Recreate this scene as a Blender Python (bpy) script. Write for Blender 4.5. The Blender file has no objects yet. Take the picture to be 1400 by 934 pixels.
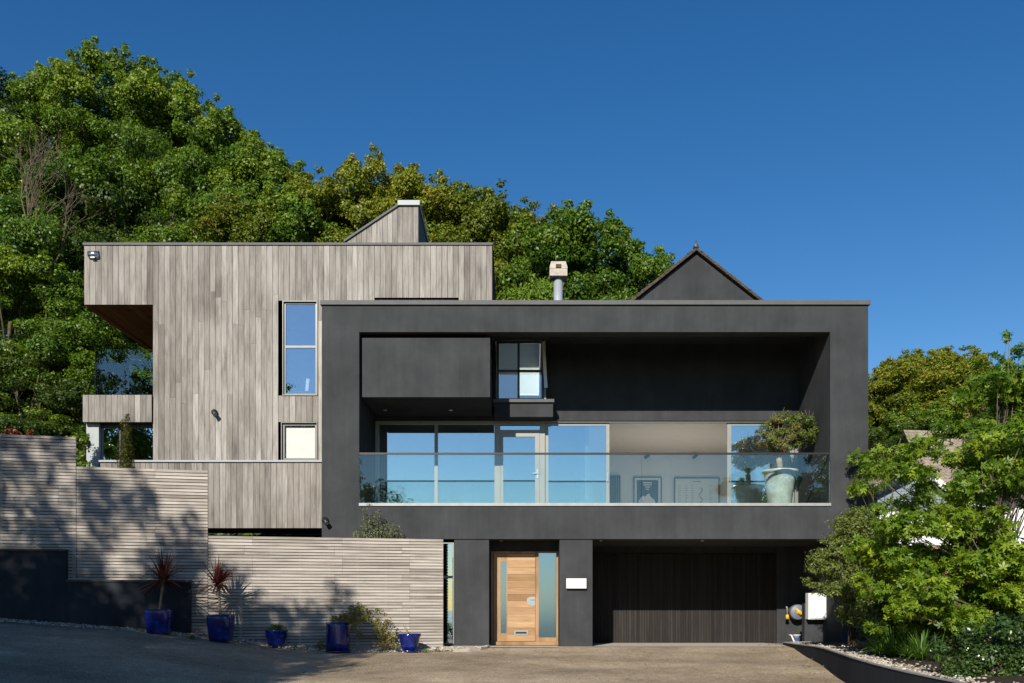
import bpy, math, random
import numpy as np
from mathutils import Vector, Matrix
R = math.radians
random.seed(7); rng = np.random.default_rng(11)
scene = bpy.context.scene
COL = scene.collection

# ------------------------------------------------------------------ survey
# Camera 20 m in front of the black front wall, eye 0.958 m above its base.
EYE = 0.958; CD = 20.0; F = 1240.0
def S(Y): return F/(CD+Y)
def PX(x, Y): return (x-700)/S(Y)
def PZ(y, Y): return EYE+(825-y)/S(Y)

# ------------------------------------------------------------------ materials
class NT:
    def __init__(s, m):
        m.use_nodes = True; s.t = m.node_tree; s.t.nodes.clear()
    def n(s, typ, ins=None, **kw):
        nd = s.t.nodes.new(typ)
        for k, v in kw.items(): setattr(nd, k, v)
        for k, v in (ins or {}).items():
            if hasattr(v, 'is_linked') or hasattr(v, 'node'): s.t.links.new(v, nd.inputs[k])
            else: nd.inputs[k].default_value = v
        return nd
def c4(c): return (c[0], c[1], c[2], 1.0)
MATS = {}
def ramp(nt, fac, stops):
    r = nt.n('ShaderNodeValToRGB', {'Fac': fac}); e = r.color_ramp.elements
    while len(e) < len(stops): e.new(0.5)
    for i, (p, c) in enumerate(stops): e[i].position = p; e[i].color = c4(c)
    return r.outputs['Color']
def mixc(nt, fac, a, b, mode='MIX'):
    m = nt.n('ShaderNodeMix', data_type='RGBA', blend_type=mode)
    for k, v in ((0, fac), (6, a), (7, b)):
        if hasattr(v, 'node'): nt.t.links.new(v, m.inputs[k])
        else: m.inputs[k].default_value = c4(v) if isinstance(v, (tuple, list)) else v
    return m.outputs[2]
def noise(nt, scale, detail=4, vec=None, rough=0.55, dim=None):
    ins = {'Scale': scale, 'Detail': detail, 'Roughness': rough}
    if vec is not None: ins['Vector'] = vec
    return nt.n('ShaderNodeTexNoise', ins).outputs['Fac']
def coords(nt, scale=(1, 1, 1)):
    tc = nt.n('ShaderNodeTexCoord')
    return nt.n('ShaderNodeMapping', {'Vector': tc.outputs['Object'], 'Scale': scale}).outputs['Vector']
def attr(nt, name='tone'): return nt.n('ShaderNodeAttribute', attribute_name=name).outputs['Fac']
def out(nt, sh): nt.n('ShaderNodeOutputMaterial', {'Surface': sh})
def bump(nt, h, strength=0.3, dist=0.01):
    return nt.n('ShaderNodeBump', {'Height': h, 'Strength': strength, 'Distance': dist}).outputs['Normal']

def plain(name, col, rough=0.5, metal=0.0, var=0.12, scale=6.0, spec=0.5, bmp=0.0, bscale=60):
    if name in MATS: return MATS[name]
    m = bpy.data.materials.new(name); nt = NT(m); v = coords(nt)
    n1 = noise(nt, scale, 5, v)
    c = ramp(nt, n1, [(0.3, tuple(x*(1-var) for x in col)), (0.7, tuple(min(1, x*(1+var)) for x in col))])
    ins = {'Base Color': c, 'Roughness': rough, 'Metallic': metal, 'Specular IOR Level': spec}
    if bmp: ins['Normal'] = bump(nt, noise(nt, bscale, 4, v), bmp, 0.01)
    out(nt, nt.n('ShaderNodeBsdfPrincipled', ins).outputs[0]); MATS[name] = m; return m

def timber(name, stops, axis='z', grain=1.0, rough=0.75):
    m = bpy.data.materials.new(name); nt = NT(m)
    sc = (26, 26, 0.9) if axis == 'z' else (0.9, 26, 26)
    t = attr(nt)
    tc = nt.n('ShaderNodeTexCoord')
    off = nt.n('ShaderNodeCombineXYZ', {'X': nt.n('ShaderNodeMath', {0: t, 1: 37.0}, operation='MULTIPLY').outputs[0],
                                        'Y': nt.n('ShaderNodeMath', {0: t, 1: 91.0}, operation='MULTIPLY').outputs[0],
                                        'Z': nt.n('ShaderNodeMath', {0: t, 1: 53.0}, operation='MULTIPLY').outputs[0]}).outputs[0]
    add = nt.n('ShaderNodeVectorMath', {0: tc.outputs['Object'], 1: off}, operation='ADD').outputs[0]
    v = nt.n('ShaderNodeMapping', {'Vector': add, 'Scale': sc}).outputs['Vector']
    g = noise(nt, 2.2, 6, v, 0.65)
    v2 = nt.n('ShaderNodeMapping', {'Vector': add, 'Scale': (3, 3, 0.7) if axis == 'z' else (0.7, 3, 3)}).outputs['Vector']
    st = noise(nt, 1.3, 4, v2, 0.6)
    base = ramp(nt, t, stops)
    gm = ramp(nt, g, [(0.22, (0.42,)*3), (0.5, (0.95,)*3), (0.75, (1.3,)*3)])
    c = mixc(nt, grain, base, gm, 'MULTIPLY')
    sm = ramp(nt, st, [(0.28, (0.45, 0.43, 0.41)), (0.42, (0.8, 0.79, 0.78)), (0.58, (1.05, 1.05, 1.05))])
    c = mixc(nt, 0.75, c, sm, 'MULTIPLY')
    if axis == 'z':
        w3 = noise(nt, 0.8, 5, coords(nt, (1.6, 1.6, 0.55)), 0.65)
        c = mixc(nt, 0.8, c, ramp(nt, w3, [(0.32, (0.66, 0.64, 0.61)), (0.5, (0.96, 0.96, 0.95)), (0.68, (1.16, 1.16, 1.15))]), 'MULTIPLY')
    out(nt, nt.n('ShaderNodeBsdfPrincipled', {'Base Color': c, 'Roughness': rough, 'Specular IOR Level': 0.25,
        'Normal': bump(nt, g, 0.35, 0.004)}).outputs[0])
    MATS[name] = m; return m

def foliage(name, stops, transl=0.3, rough=0.45, spec=0.35, hue=0.012):
    m = bpy.data.materials.new(name); nt = NT(m)
    t = attr(nt); c = ramp(nt, t, stops)
    rnd = nt.n('ShaderNodeObjectInfo').outputs['Random']
    hv = nt.n('ShaderNodeMapRange', {'Value': rnd, 'To Min': 0.5-hue, 'To Max': 0.5+hue}).outputs[0]
    vv = nt.n('ShaderNodeMapRange', {'Value': rnd, 'To Min': 1.2, 'To Max': 0.8}).outputs[0]
    c = nt.n('ShaderNodeHueSaturation', {'Color': c, 'Hue': hv, 'Value': vv, 'Saturation': 1.0, 'Fac': 1.0}).outputs[0]
    p = nt.n('ShaderNodeBsdfPrincipled', {'Base Color': c, 'Roughness': rough, 'Specular IOR Level': spec}).outputs[0]
    tc = mixc(nt, 1.0, c, (1.5, 1.45, 0.5), 'MULTIPLY')
    tr = nt.n('ShaderNodeBsdfTranslucent', {'Color': tc}).outputs[0]
    out(nt, nt.n('ShaderNodeMixShader', {0: transl, 1: p, 2: tr}).outputs[0]); MATS[name] = m; return m

def glass(name, tint, base, k=1.0, gcol=(1, 1, 1), wave=0.0, rough=0.0):
    m = bpy.data.materials.new(name); nt = NT(m)
    fr = nt.n('ShaderNodeFresnel', {'IOR': 1.5}).outputs[0]
    f = nt.n('ShaderNodeMath', {0: fr, 1: k, 2: base}, operation='MULTIPLY_ADD', use_clamp=True).outputs[0]
    tr = nt.n('ShaderNodeBsdfTransparent', {'Color': c4(tint)}).outputs[0]
    ins = {'Color': c4(gcol), 'Roughness': rough}
    if wave: ins['Normal'] = bump(nt, noise(nt, 0.8, 1, coords(nt)), wave, 0.02)
    gl = nt.n('ShaderNodeBsdfGlossy', ins).outputs[0]
    out(nt, nt.n('ShaderNodeMixShader', {0: f, 1: tr, 2: gl}).outputs[0]); MATS[name] = m; return m

def stucco(name, col):
    m = bpy.data.materials.new(name); nt = NT(m); v = coords(nt)
    big = noise(nt, 1.1, 6, v, 0.6)
    v2 = coords(nt, (5, 5, 0.5)); streak = noise(nt, 1.5, 5, v2, 0.6)
    fine = noise(nt, 180, 3, v)
    c = ramp(nt, big, [(0.3, tuple(x*0.78 for x in col)), (0.7, tuple(x*1.22 for x in col))])
    c = mixc(nt, 0.5, c, ramp(nt, streak, [(0.3, (0.8,)*3), (0.7, (1.15,)*3)]), 'MULTIPLY')
    c = mixc(nt, 0.5, c, ramp(nt, fine, [(0.3, (0.7,)*3), (0.7, (1.3,)*3)]), 'MULTIPLY')
    out(nt, nt.n('ShaderNodeBsdfPrincipled', {'Base Color': c, 'Roughness': 0.95, 'Specular IOR Level': 0.08,
        'Normal': bump(nt, noise(nt, 140, 5, v), 0.5, 0.006)}).outputs[0]); MATS[name] = m; return m

def asphalt(name):
    m = bpy.data.materials.new(name); nt = NT(m); v = coords(nt)
    sp = noise(nt, 55, 4, v, 0.75)
    grit = nt.n('ShaderNodeTexVoronoi', {'Vector': v, 'Scale': 70.0}).outputs['Color']
    big = noise(nt, 0.7, 6, v, 0.65); med = noise(nt, 4.0, 5, v, 0.7)
    c = ramp(nt, big, [(0.3, (0.215, 0.17, 0.117)), (0.5, (0.315, 0.253, 0.178)), (0.72, (0.40, 0.335, 0.247))])
    c = mixc(nt, 0.9, c, ramp(nt, sp, [(0.32, (0.4,)*3), (0.5, (1.0,)*3), (0.68, (1.9, 1.85, 1.75))]), 'MULTIPLY')
    c = mixc(nt, 0.7, c, ramp(nt, noise(nt, 22, 5, v, 0.8), [(0.35, (0.6,)*3), (0.62, (1.35,)*3)]), 'MULTIPLY')
    c = mixc(nt, 0.5, c, ramp(nt, med, [(0.35, (0.7, 0.68, 0.62)), (0.65, (1.2,)*3)]), 'MULTIPLY')
    c = mixc(nt, 0.55, c, ramp(nt, noise(nt, 0.35, 3, coords(nt, (0.5, 1.6, 1)), 0.5), [(0.38, (0.62, 0.6, 0.58)), (0.6, (1.15, 1.12, 1.08))]), 'MULTIPLY')
    g2 = nt.n('ShaderNodeRGBToBW', {'Color': grit}).outputs[0]
    c = mixc(nt, 0.45, c, ramp(nt, g2, [(0.2, (0.6,)*3), (0.8, (1.5,)*3)]), 'MULTIPLY')
    out(nt, nt.n('ShaderNodeBsdfPrincipled', {'Base Color': c, 'Roughness': 0.9, 'Specular IOR Level': 0.25,
        'Normal': bump(nt, sp, 0.7, 0.012)}).outputs[0]); MATS[name] = m; return m

M_TIM = timber('weathered_cedar', [(0.0, (0.15, 0.133, 0.115)), (0.35, (0.245, 0.226, 0.203)), (0.7, (0.325, 0.305, 0.278)), (1.0, (0.44, 0.418, 0.385))])
M_SLAT = timber('weathered_slats', [(0.0, (0.285, 0.25, 0.215)), (0.5, (0.40, 0.36, 0.318)), (1.0, (0.52, 0.475, 0.425))], 'x', 0.6)
M_OAK = timber('oiled_oak', [(0.0, (0.27, 0.15, 0.07)), (0.5, (0.385, 0.235, 0.12)), (1.0, (0.48, 0.31, 0.17))], 'x', 0.55, 0.5)
M_OAKV = timber('oiled_oak_upright', [(0.0, (0.31, 0.175, 0.085)), (1.0, (0.43, 0.27, 0.14))], 'z', 0.4, 0.5)
M_SOF = timber('red_cedar_soffit', [(0.0, (0.20, 0.075, 0.03)), (1.0, (0.32, 0.13, 0.055))], 'x', 0.5)
M_GAR = timber('dark_stained_boards', [(0.0, (0.019, 0.016, 0.0145)), (1.0, (0.036, 0.031, 0.028))], 'z', 0.6)
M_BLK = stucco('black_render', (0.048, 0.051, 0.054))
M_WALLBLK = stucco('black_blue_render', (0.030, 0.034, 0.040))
M_COPE = plain('dark_grey_capping', (0.075, 0.078, 0.08), 0.65, 0.0)
M_CAP = plain('pale_grey_capping', (0.32, 0.33, 0.33), 0.5, 0.2)
M_FRAME = plain('grey_aluminium', (0.115, 0.118, 0.113), 0.4, 0.4, 0.05)
M_PALEFR = plain('pale_grey_aluminium', (0.25, 0.255, 0.235), 0.45, 0.2, 0.05)
M_DARKFR = plain('dark_aluminium', (0.04, 0.042, 0.045), 0.4, 0.3, 0.05)
M_POST = plain('grey_painted_steel', (0.30, 0.325, 0.335), 0.5, 0.0, 0.05)
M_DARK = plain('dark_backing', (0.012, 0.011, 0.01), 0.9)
M_INT = plain('grey_plaster', (0.26, 0.26, 0.25), 0.9)
M_WHITE = plain('white_plaster', (0.84, 0.84, 0.82), 0.85, 0, 0.02)
M_FLOOR = plain('pale_wood_floor', (0.72, 0.66, 0.60), 0.5, 0, 0.1)
M_DECK = plain('grey_paving', (0.3, 0.3, 0.29), 0.8, 0, 0.1)
M_STEEL = plain('brushed_steel', (0.62, 0.63, 0.64), 0.28, 1.0, 0.06)
M_CONC = plain('pale_concrete', (0.42, 0.38, 0.32), 0.9, 0, 0.2, 9)
M_PLASTW = plain('white_plastic', (0.68, 0.69, 0.68), 0.4, 0, 0.03)
M_BLACKP = plain('black_plastic', (0.015, 0.015, 0.015), 0.4, 0, 0.05)
M_GREYP = plain('grey_plastic', (0.14, 0.155, 0.18), 0.5, 0, 0.05)
M_YEL = plain('yellow_plastic', (0.75, 0.40, 0.03), 0.45, 0, 0.05)
M_BLUEP = plain('blue_print', (0.03, 0.08, 0.25), 0.5, 0, 0.1)
M_SOIL = plain('dark_soil', (0.035, 0.026, 0.018), 0.95, 0, 0.4, 12, 0.2, 0.8, 30)
M_BARK = plain('brown_bark', (0.085, 0.064, 0.046), 0.9, 0, 0.4, 9, 0.2, 0.8, 25)
M_BARKP = plain('pale_bark', (0.27, 0.215, 0.16), 0.9, 0, 0.35, 9, 0.2, 0.6, 25)
M_BARK2 = plain('weathered_bark', (0.115, 0.09, 0.06), 0.9, 0, 0.35, 9)
M_ROAD = asphalt('brown_asphalt')
M_G_WIN = glass('window_glass', (0.80, 0.86, 0.88), 0.40, 1.0, (0.86, 0.95, 1.0), 0.012)
M_G_DOOR = glass('slider_glass', (0.72, 0.80, 0.82), 0.42, 1.0, (0.86, 0.97, 1.0), 0.008)
M_G_BAL = glass('balustrade_glass', (0.93, 0.975, 0.97), 0.03, 1.2, (0.9, 1.0, 1.0), 0.006)
M_G_CLR = glass('clear_glass', (0.97, 0.98, 0.98), 0.02, 1.0, (0.9, 0.97, 1.0))
M_G_ORI = glass('oriel_glass', (0.9, 0.95, 0.96), 0.14, 1.0, (0.86, 0.95, 1.0))
M_G_FROST = glass('frosted_glass', (0.35, 0.42, 0.45), 0.42, 1.0, (0.5, 0.74, 1.0), rough=0.12)

def glaze_blue():
    m = bpy.data.materials.new('cobalt_glaze'); nt = NT(m); v = coords(nt)
    n1 = noise(nt, 7, 5, v); n2 = noise(nt, 40, 4, v)
    c = ramp(nt, n1, [(0.3, (0.002, 0.004, 0.05)), (0.55, (0.005, 0.013, 0.14)), (0.75, (0.016, 0.04, 0.25))])
    out(nt, nt.n('ShaderNodeBsdfPrincipled', {'Base Color': c, 'Roughness': 0.16, 'Coat Weight': 0.4, 'Coat Roughness': 0.08,
        'Normal': bump(nt, n2, 0.12, 0.006)}).outputs[0]); return m
M_BLUE = glaze_blue()
M_POTG = plain('grey_green_glaze', (0.47, 0.52, 0.47), 0.35, 0, 0.22, 5, 0.5, 0.1, 30)

def tiles():
    m = bpy.data.materials.new('brown_roof_tiles'); nt = NT(m)
    v = coords(nt); b = nt.n('ShaderNodeTexBrick', {'Vector': v, 'Color1': c4((0.34, 0.285, 0.225)), 'Color2': c4((0.28, 0.23, 0.18)),
        'Mortar': c4((0.12, 0.09, 0.07)), 'Scale': 1.0, 'Mortar Size': 0.012, 'Brick Width': 0.26, 'Row Height': 0.24})
    c = mixc(nt, 0.7, b.outputs['Color'], ramp(nt, noise(nt, 2.5, 6, v, 0.7), [(0.3, (0.65, 0.65, 0.6)), (0.7, (1.25, 1.2, 1.1))]), 'MULTIPLY')
    out(nt, nt.n('ShaderNodeBsdfPrincipled', {'Base Color': c, 'Roughness': 0.9, 'Specular IOR Level': 0.2,
        'Normal': bump(nt, b.outputs['Fac'], -0.6, 0.02)}).outputs[0]); return m
M_TILE = tiles()
def bricks():
    m = bpy.data.materials.new('brown_brick'); nt = NT(m)
    tc = nt.n('ShaderNodeTexCoord'); v = nt.n('ShaderNodeMapping', {'Vector': tc.outputs['Object'], 'Rotation': (R(90), 0, 0)}).outputs[0]
    b = nt.n('ShaderNodeTexBrick', {'Vector': v, 'Color1': c4((0.25, 0.115, 0.065)), 'Color2': c4((0.18, 0.085, 0.05)),
        'Mortar': c4((0.3, 0.27, 0.23)), 'Scale': 1.0, 'Mortar Size': 0.008, 'Brick Width': 0.225, 'Row Height': 0.075})
    out(nt, nt.n('ShaderNodeBsdfPrincipled', {'Base Color': b.outputs['Color'], 'Roughness': 0.9}).outputs[0]); return m
M_BRICK = bricks()
def ground_mat():
    m = bpy.data.materials.new('earth_and_moss'); nt = NT(m); v = coords(nt)
    c = ramp(nt, noise(nt, 0.9, 8, v, 0.7), [(0.3, (0.022, 0.02, 0.012)), (0.5, (0.03, 0.036, 0.015)), (0.7, (0.045, 0.06, 0.02))])
    out(nt, nt.n('ShaderNodeBsdfPrincipled', {'Base Color': c, 'Roughness': 0.95, 'Normal': bump(nt, noise(nt, 9, 6, v), 0.8, 0.05)}).outputs[0]); return m
M_EARTH = ground_mat()
def pebble_mat():
    m = bpy.data.materials.new('pale_pebbles'); nt = NT(m)
    c = ramp(nt, attr(nt), [(0.0, (0.16, 0.13, 0.10)), (0.35, (0.26, 0.215, 0.165)), (0.75, (0.40, 0.35, 0.28)), (1.0, (0.56, 0.52, 0.46))])
    out(nt, nt.n('ShaderNodeBsdfPrincipled', {'Base Color': c, 'Roughness': 0.8}).outputs[0]); return m
M_PEB = pebble_mat()

M_LEAF_G = foliage('sycamore_leaves', [(0.0, (0.04, 0.088, 0.008)), (0.45, (0.085, 0.16, 0.012)), (0.8, (0.15, 0.235, 0.02)), (1.0, (0.25, 0.30, 0.035))])
M_LEAF_O = foliage('olive_bronze_leaves', [(0.0, (0.065, 0.105, 0.009)), (0.5, (0.13, 0.175, 0.013)), (0.85, (0.21, 0.23, 0.02)), (1.0, (0.25, 0.19, 0.03))])
M_LEAF_D = foliage('dark_leaves', [(0.0, (0.026, 0.054, 0.009)), (0.6, (0.055, 0.098, 0.013)), (1.0, (0.11, 0.16, 0.024))])
M_LEAF_B = foliage('maple_leaves', [(0.0, (0.055, 0.12, 0.01)), (0.5, (0.135, 0.23, 0.017)), (1.0, (0.28, 0.365, 0.034))], 0.38)
M_LEAF_F = foliage('feathery_leaves', [(0.0, (0.075, 0.105, 0.022)), (0.6, (0.145, 0.185, 0.04)), (1.0, (0.24, 0.27, 0.07))])
M_LEAF_S = foliage('glossy_shrub_leaves', [(0.0, (0.022, 0.055, 0.012)), (0.7, (0.055, 0.105, 0.022)), (1.0, (0.13, 0.19, 0.04))], 0.2, 0.3, 0.6)
M_LEAF_OL = foliage('grey_olive_leaves', [(0.0, (0.10, 0.13, 0.07)), (1.0, (0.24, 0.26, 0.14))])
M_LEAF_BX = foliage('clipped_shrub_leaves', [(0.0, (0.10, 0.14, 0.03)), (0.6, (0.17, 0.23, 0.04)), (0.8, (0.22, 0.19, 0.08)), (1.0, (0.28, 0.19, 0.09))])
M_LEAF_R = foliage('red_strap_leaves', [(0.0, (0.045, 0.013, 0.014)), (0.6, (0.12, 0.032, 0.026)), (1.0, (0.26, 0.085, 0.05))], 0.25)
M_LEAF_T = foliage('strap_leaves', [(0.0, (0.05, 0.11, 0.016)), (0.6, (0.095, 0.20, 0.028)), (1.0, (0.17, 0.28, 0.05))], 0.3)
M_LEAF_Y = foliage('trailing_leaves', [(0.0, (0.11, 0.14, 0.03)), (0.6, (0.24, 0.22, 0.05)), (0.85, (0.33, 0.24, 0.07)), (1.0, (0.30, 0.10, 0.06))])
M_LEAF_C = foliage('cypress_leaves', [(0.0, (0.06, 0.075, 0.018)), (1.0, (0.17, 0.155, 0.035))])
M_LEAF_RED = foliage('red_bush_leaves', [(0.0, (0.14, 0.025, 0.02)), (1.0, (0.32, 0.08, 0.05))])
M_TWIG = plain('dry_twigs', (0.30, 0.24, 0.17), 0.9, 0, 0.3)

# ------------------------------------------------------------------ mesh helpers
ROOTM = {}
def rootm(o):
    while o.parent: o = o.parent
    return ROOTM.get(o.name, Matrix.Identity(4))
class MB:
    def __init__(s): s.v = []; s.f = []; s.m = []; s.t = []
    def face(s, pts, mi=0, tone=0.5):
        b = len(s.v); s.v += [tuple(p) for p in pts]; s.f.append(tuple(range(b, b+len(pts)))); s.m.append(mi); s.t.append(tone)
    def hexa(s, p, mi=0, tone=0.5):        # p: 8 corners, bottom ccw 0-3, top 4-7
        b = len(s.v); s.v += [tuple(q) for q in p]
        for f in ((3, 2, 1, 0), (4, 5, 6, 7), (0, 1, 5, 4), (1, 2, 6, 5), (2, 3, 7, 6), (3, 0, 4, 7)):
            s.f.append(tuple(b+i for i in f)); s.m.append(mi); s.t.append(tone)
    def box(s, x0, x1, y0, y1, z0, z1, mi=0, tone=0.5):
        s.hexa([(x0, y0, z0), (x1, y0, z0), (x1, y1, z0), (x0, y1, z0), (x0, y0, z1), (x1, y0, z1), (x1, y1, z1), (x0, y1, z1)], mi, tone)
    def prism(s, poly, y0, y1, mi=0, tone=0.5):     # poly in (x,z), ccw seen from -y
        n = len(poly); b = len(s.v)
        s.v += [(x, y0, z) for x, z in poly]+[(x, y1, z) for x, z in poly]
        s.f.append(tuple(range(b, b+n))); s.f.append(tuple(b+n+i for i in reversed(range(n))))
        for i in range(n):
            j = (i+1) % n; s.f.append((b+j, b+i, b+n+i, b+n+j))
        s.m += [mi]*(n+2); s.t += [tone]*(n+2)
    def tube(s, pts, rad, n=8, mi=0, tone=0.5, cap=True):
        pts = [Vector(p) for p in pts]; b = len(s.v); ref = Vector((0.13, 0.31, 1)).normalized()
        for i, p in enumerate(pts):
            d = (pts[min(i+1, len(pts)-1)]-pts[max(i-1, 0)]).normalized()
            a = d.cross(ref)
            if a.length < 0.05: a = d.cross(Vector((1, 0, 0)))
            a.normalize(); c = d.cross(a); r = rad[i] if isinstance(rad, (list, tuple)) else rad
            for k in range(n):
                w = 2*math.pi*k/n; s.v.append(tuple(p+a*(r*math.cos(w))+c*(r*math.sin(w))))
        for i in range(len(pts)-1):
            for k in range(n):
                q = (k+1) % n
                s.f.append((b+i*n+k, b+i*n+q, b+(i+1)*n+q, b+(i+1)*n+k)); s.m.append(mi); s.t.append(tone)
        if cap:
            s.f.append(tuple(b+k for k in reversed(range(n)))); s.f.append(tuple(b+(len(pts)-1)*n+k for k in range(n))); s.m += [mi]*2; s.t += [tone]*2
    def lathe(s, prof, c, n=32, mi=0, tone=0.5):
        b = len(s.v)
        for r, z in prof:
            for k in range(n):
                w = 2*math.pi*k/n; s.v.append((c[0]+r*math.cos(w), c[1]+r*math.sin(w), c[2]+z))
        for i in range(len(prof)-1):
            for k in range(n):
                q = (k+1) % n
                s.f.append((b+i*n+k, b+i*n+q, b+(i+1)*n+q, b+(i+1)*n+k)); s.m.append(mi); s.t.append(tone)
    def build(s, name, mats, parent=None, smooth=False, local=False, bevel=0):
        me = bpy.data.meshes.new(name); vs = s.v
        if parent is not None and not local:
            inv = rootm(parent).inverted(); vs = [tuple(inv @ Vector(v)) for v in vs]
        me.from_pydata(vs, [], s.f)
        if not isinstance(mats, (list, tuple)): mats = [mats]
        for m in mats: me.materials.append(m)
        me.polygons.foreach_set('material_index', s.m)
        a = me.attributes.new('tone', 'FLOAT', 'FACE'); a.data.foreach_set('value', s.t)
        if smooth: me.polygons.foreach_set('use_smooth', [True]*len(s.f))
        me.update()
        o = bpy.data.objects.new(name, me); COL.objects.link(o)
        if parent is not None: o.parent = parent
        if bevel:
            bv = o.modifiers.new('bevel', 'BEVEL'); bv.width = bevel; bv.segments = 2; bv.limit_method = 'ANGLE'
        return o
def tag(o, label=None, cat=None, group=None, kind=None):
    if label: o['label'] = label
    if cat: o['category'] = cat
    if group: o['group'] = group
    if kind: o['kind'] = kind
    return o
def thing(name, label, cat, loc=(0, 0, 0), rz=0.0, group=None):
    o = bpy.data.objects.new(name, None); COL.objects.link(o); o.empty_display_size = 0.2
    o.location = loc; o.rotation_euler = (0, 0, rz)
    ROOTM[o.name] = Matrix.Translation(loc) @ Matrix.Rotation(rz, 4, 'Z')
    return tag(o, label, cat, group)
def bx(name, mats, parent, *b, bevel=0):
    m = MB()
    for q in b: m.box(*q)
    return m.build(name, mats, parent, bevel=bevel)

def boards(mb, x0, x1, z0, z1, y, holes=(), pitch=0.134, th=0.022, ztop=None, back=True, mean=0.52, sd=0.145, joints=True):
    """upright boards on a facade facing -y; holes are (x0,x1,z0,z1); backing in material slot 1"""
    n = max(1, round((x1-x0)/pitch)); w = (x1-x0)/n
    xs = [x0+i*w for i in range(n)]
    for xa in xs:
        xb = xa+w; zt = z1 if ztop is None else max(z0+0.01, float(ztop(xa))-0.002)
        cut = sorted([(h[2], h[3]) for h in holes if xa < h[1]-0.012 and xb > h[0]+0.012])
        xa2, xb2 = xa, xb
        segs = []; z = z0
        for a, b in cut:
            if a > z: segs.append((z, a))
            z = max(z, b)
        if z < zt: segs.append((z, zt))
        for a, b in segs:
            parts = [(a, b)]
            if joints and b-a > 1.6:
                j = a+random.uniform(0.25, 0.8)*(b-a); parts = [(a, j-0.0015), (j+0.0015, b)]
            for pa, pb in parts:
                tone = min(1, max(0, random.gauss(mean, sd))); j = random.uniform(-0.002, 0.002)
                if ztop is not None:
                    a_, b_ = xa2+0.004, xb2-0.004; zb_ = max(z0+0.01, float(ztop(xb))-0.002)
                    mb.hexa([(a_, y+j, pa), (b_, y+j, pa), (b_, y+th, pa), (a_, y+th, pa), (a_, y+j, pb), (b_, y+j, zb_), (b_, y+th, zb_), (a_, y+th, pb)], 0, tone)
                else: mb.box(xa2+0.004, xb2-0.004, y+j, y+th, pa, pb, 0, tone)
            if back: mb.box(xa2, xb2, y+th+0.002, y+th+0.05, a, b, 1, 0.5)

# ------------------------------------------------------------------ terrain
FA = (PX(606, -0.5), -0.5); FB = (PX(0, -2.4), -2.4)
FANG = math.atan2(FA[1]-FB[1], FA[0]-FB[0])
def fence_y(X): return FA[1]+(X-FA[0])*math.tan(FANG)
def on_fence(px, off=0.0):
    """point where the sight line of column px meets the fence line, moved off metres to the front"""
    k = (px-700)/F; t = math.tan(FANG); o = off/math.cos(FANG)
    Y = (FA[1]-o+t*(k*CD-FA[0]))/(1-t*k)
    return k*(CD+Y), Y
AX = [-40, -13, -9.8, -6.96, -5.84, -4.8, -3.6, -2.0, 60]
AZ = [1.6, 0.98, 0.74, 0.465, 0.30, 0.15, 0.02, 0.0, 0.0]
def gz(X, Y):
    a = np.interp(X, AX, AZ)
    if Y < 0: a = a+0.045*max(Y, -22)
    else: a = a-0.018*min(Y, 3)
    return float(a)
def hill(X, Y):
    r = max(0.0, Y-9.0)
    f = np.interp(X, [-30, -8, 0, 8, 18, 40], [1.0, 0.95, 0.75, 0.42, 0.28, 0.30])
    h = 15.5*(1-math.exp(-r*0.055))*f
    left = np.interp(X, [-14, -9, 0], [1, 0.25, 0])*np.interp(Y, [-1, 6], [0, 1.2])
    right = np.interp(X, [7.5, 10, 14], [0, 0.6, 1.0])*np.interp(Y, [-6, 3], [0.15, 1.0])
    back = -9.0*(1-math.exp(-max(0.0, -32-Y)*0.05))
    return float(gz(X, Y)+h+left+right+back)
def grid_sheet(name, xs, ys, fz, mat, **kw):
    m = MB(); nx, ny = len(xs), len(ys)
    m.v = [(x, y, fz(x, y)) for y in ys for x in xs]
    for j in range(ny-1):
        for i in range(nx-1):
            b = j*nx+i; m.f.append((b, b+1, b+nx+1, b+nx))
    m.m = [0]*len(m.f); m.t = [0.5]*len(m.f)
    return tag(m.build(name, mat, smooth=True), kind='structure', **kw)
gx = np.concatenate([np.linspace(-400, -45, 10), np.arange(-40, 42, 1.0), np.linspace(46, 400, 10)])
gy = np.concatenate([np.linspace(-400, -44, 10), np.arange(-40, 72, 1.0), np.linspace(76, 500, 10)])
grid_sheet('ground', list(map(float, gx)), list(map(float, gy)), lambda x, y: hill(x, y)-0.03, M_EARTH)
grid_sheet('driveway', [float(v) for v in np.arange(-22, 9.01, 0.5)], [float(v) for v in np.arange(-27, 3.01, 0.25)],
           lambda x, y: gz(x, y)+0.01+(0.012*math.sin(x*1.3+y*0.7)+0.01*math.sin(y*2.1-x*0.6) if y < -0.4 else 0), M_ROAD)

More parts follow.
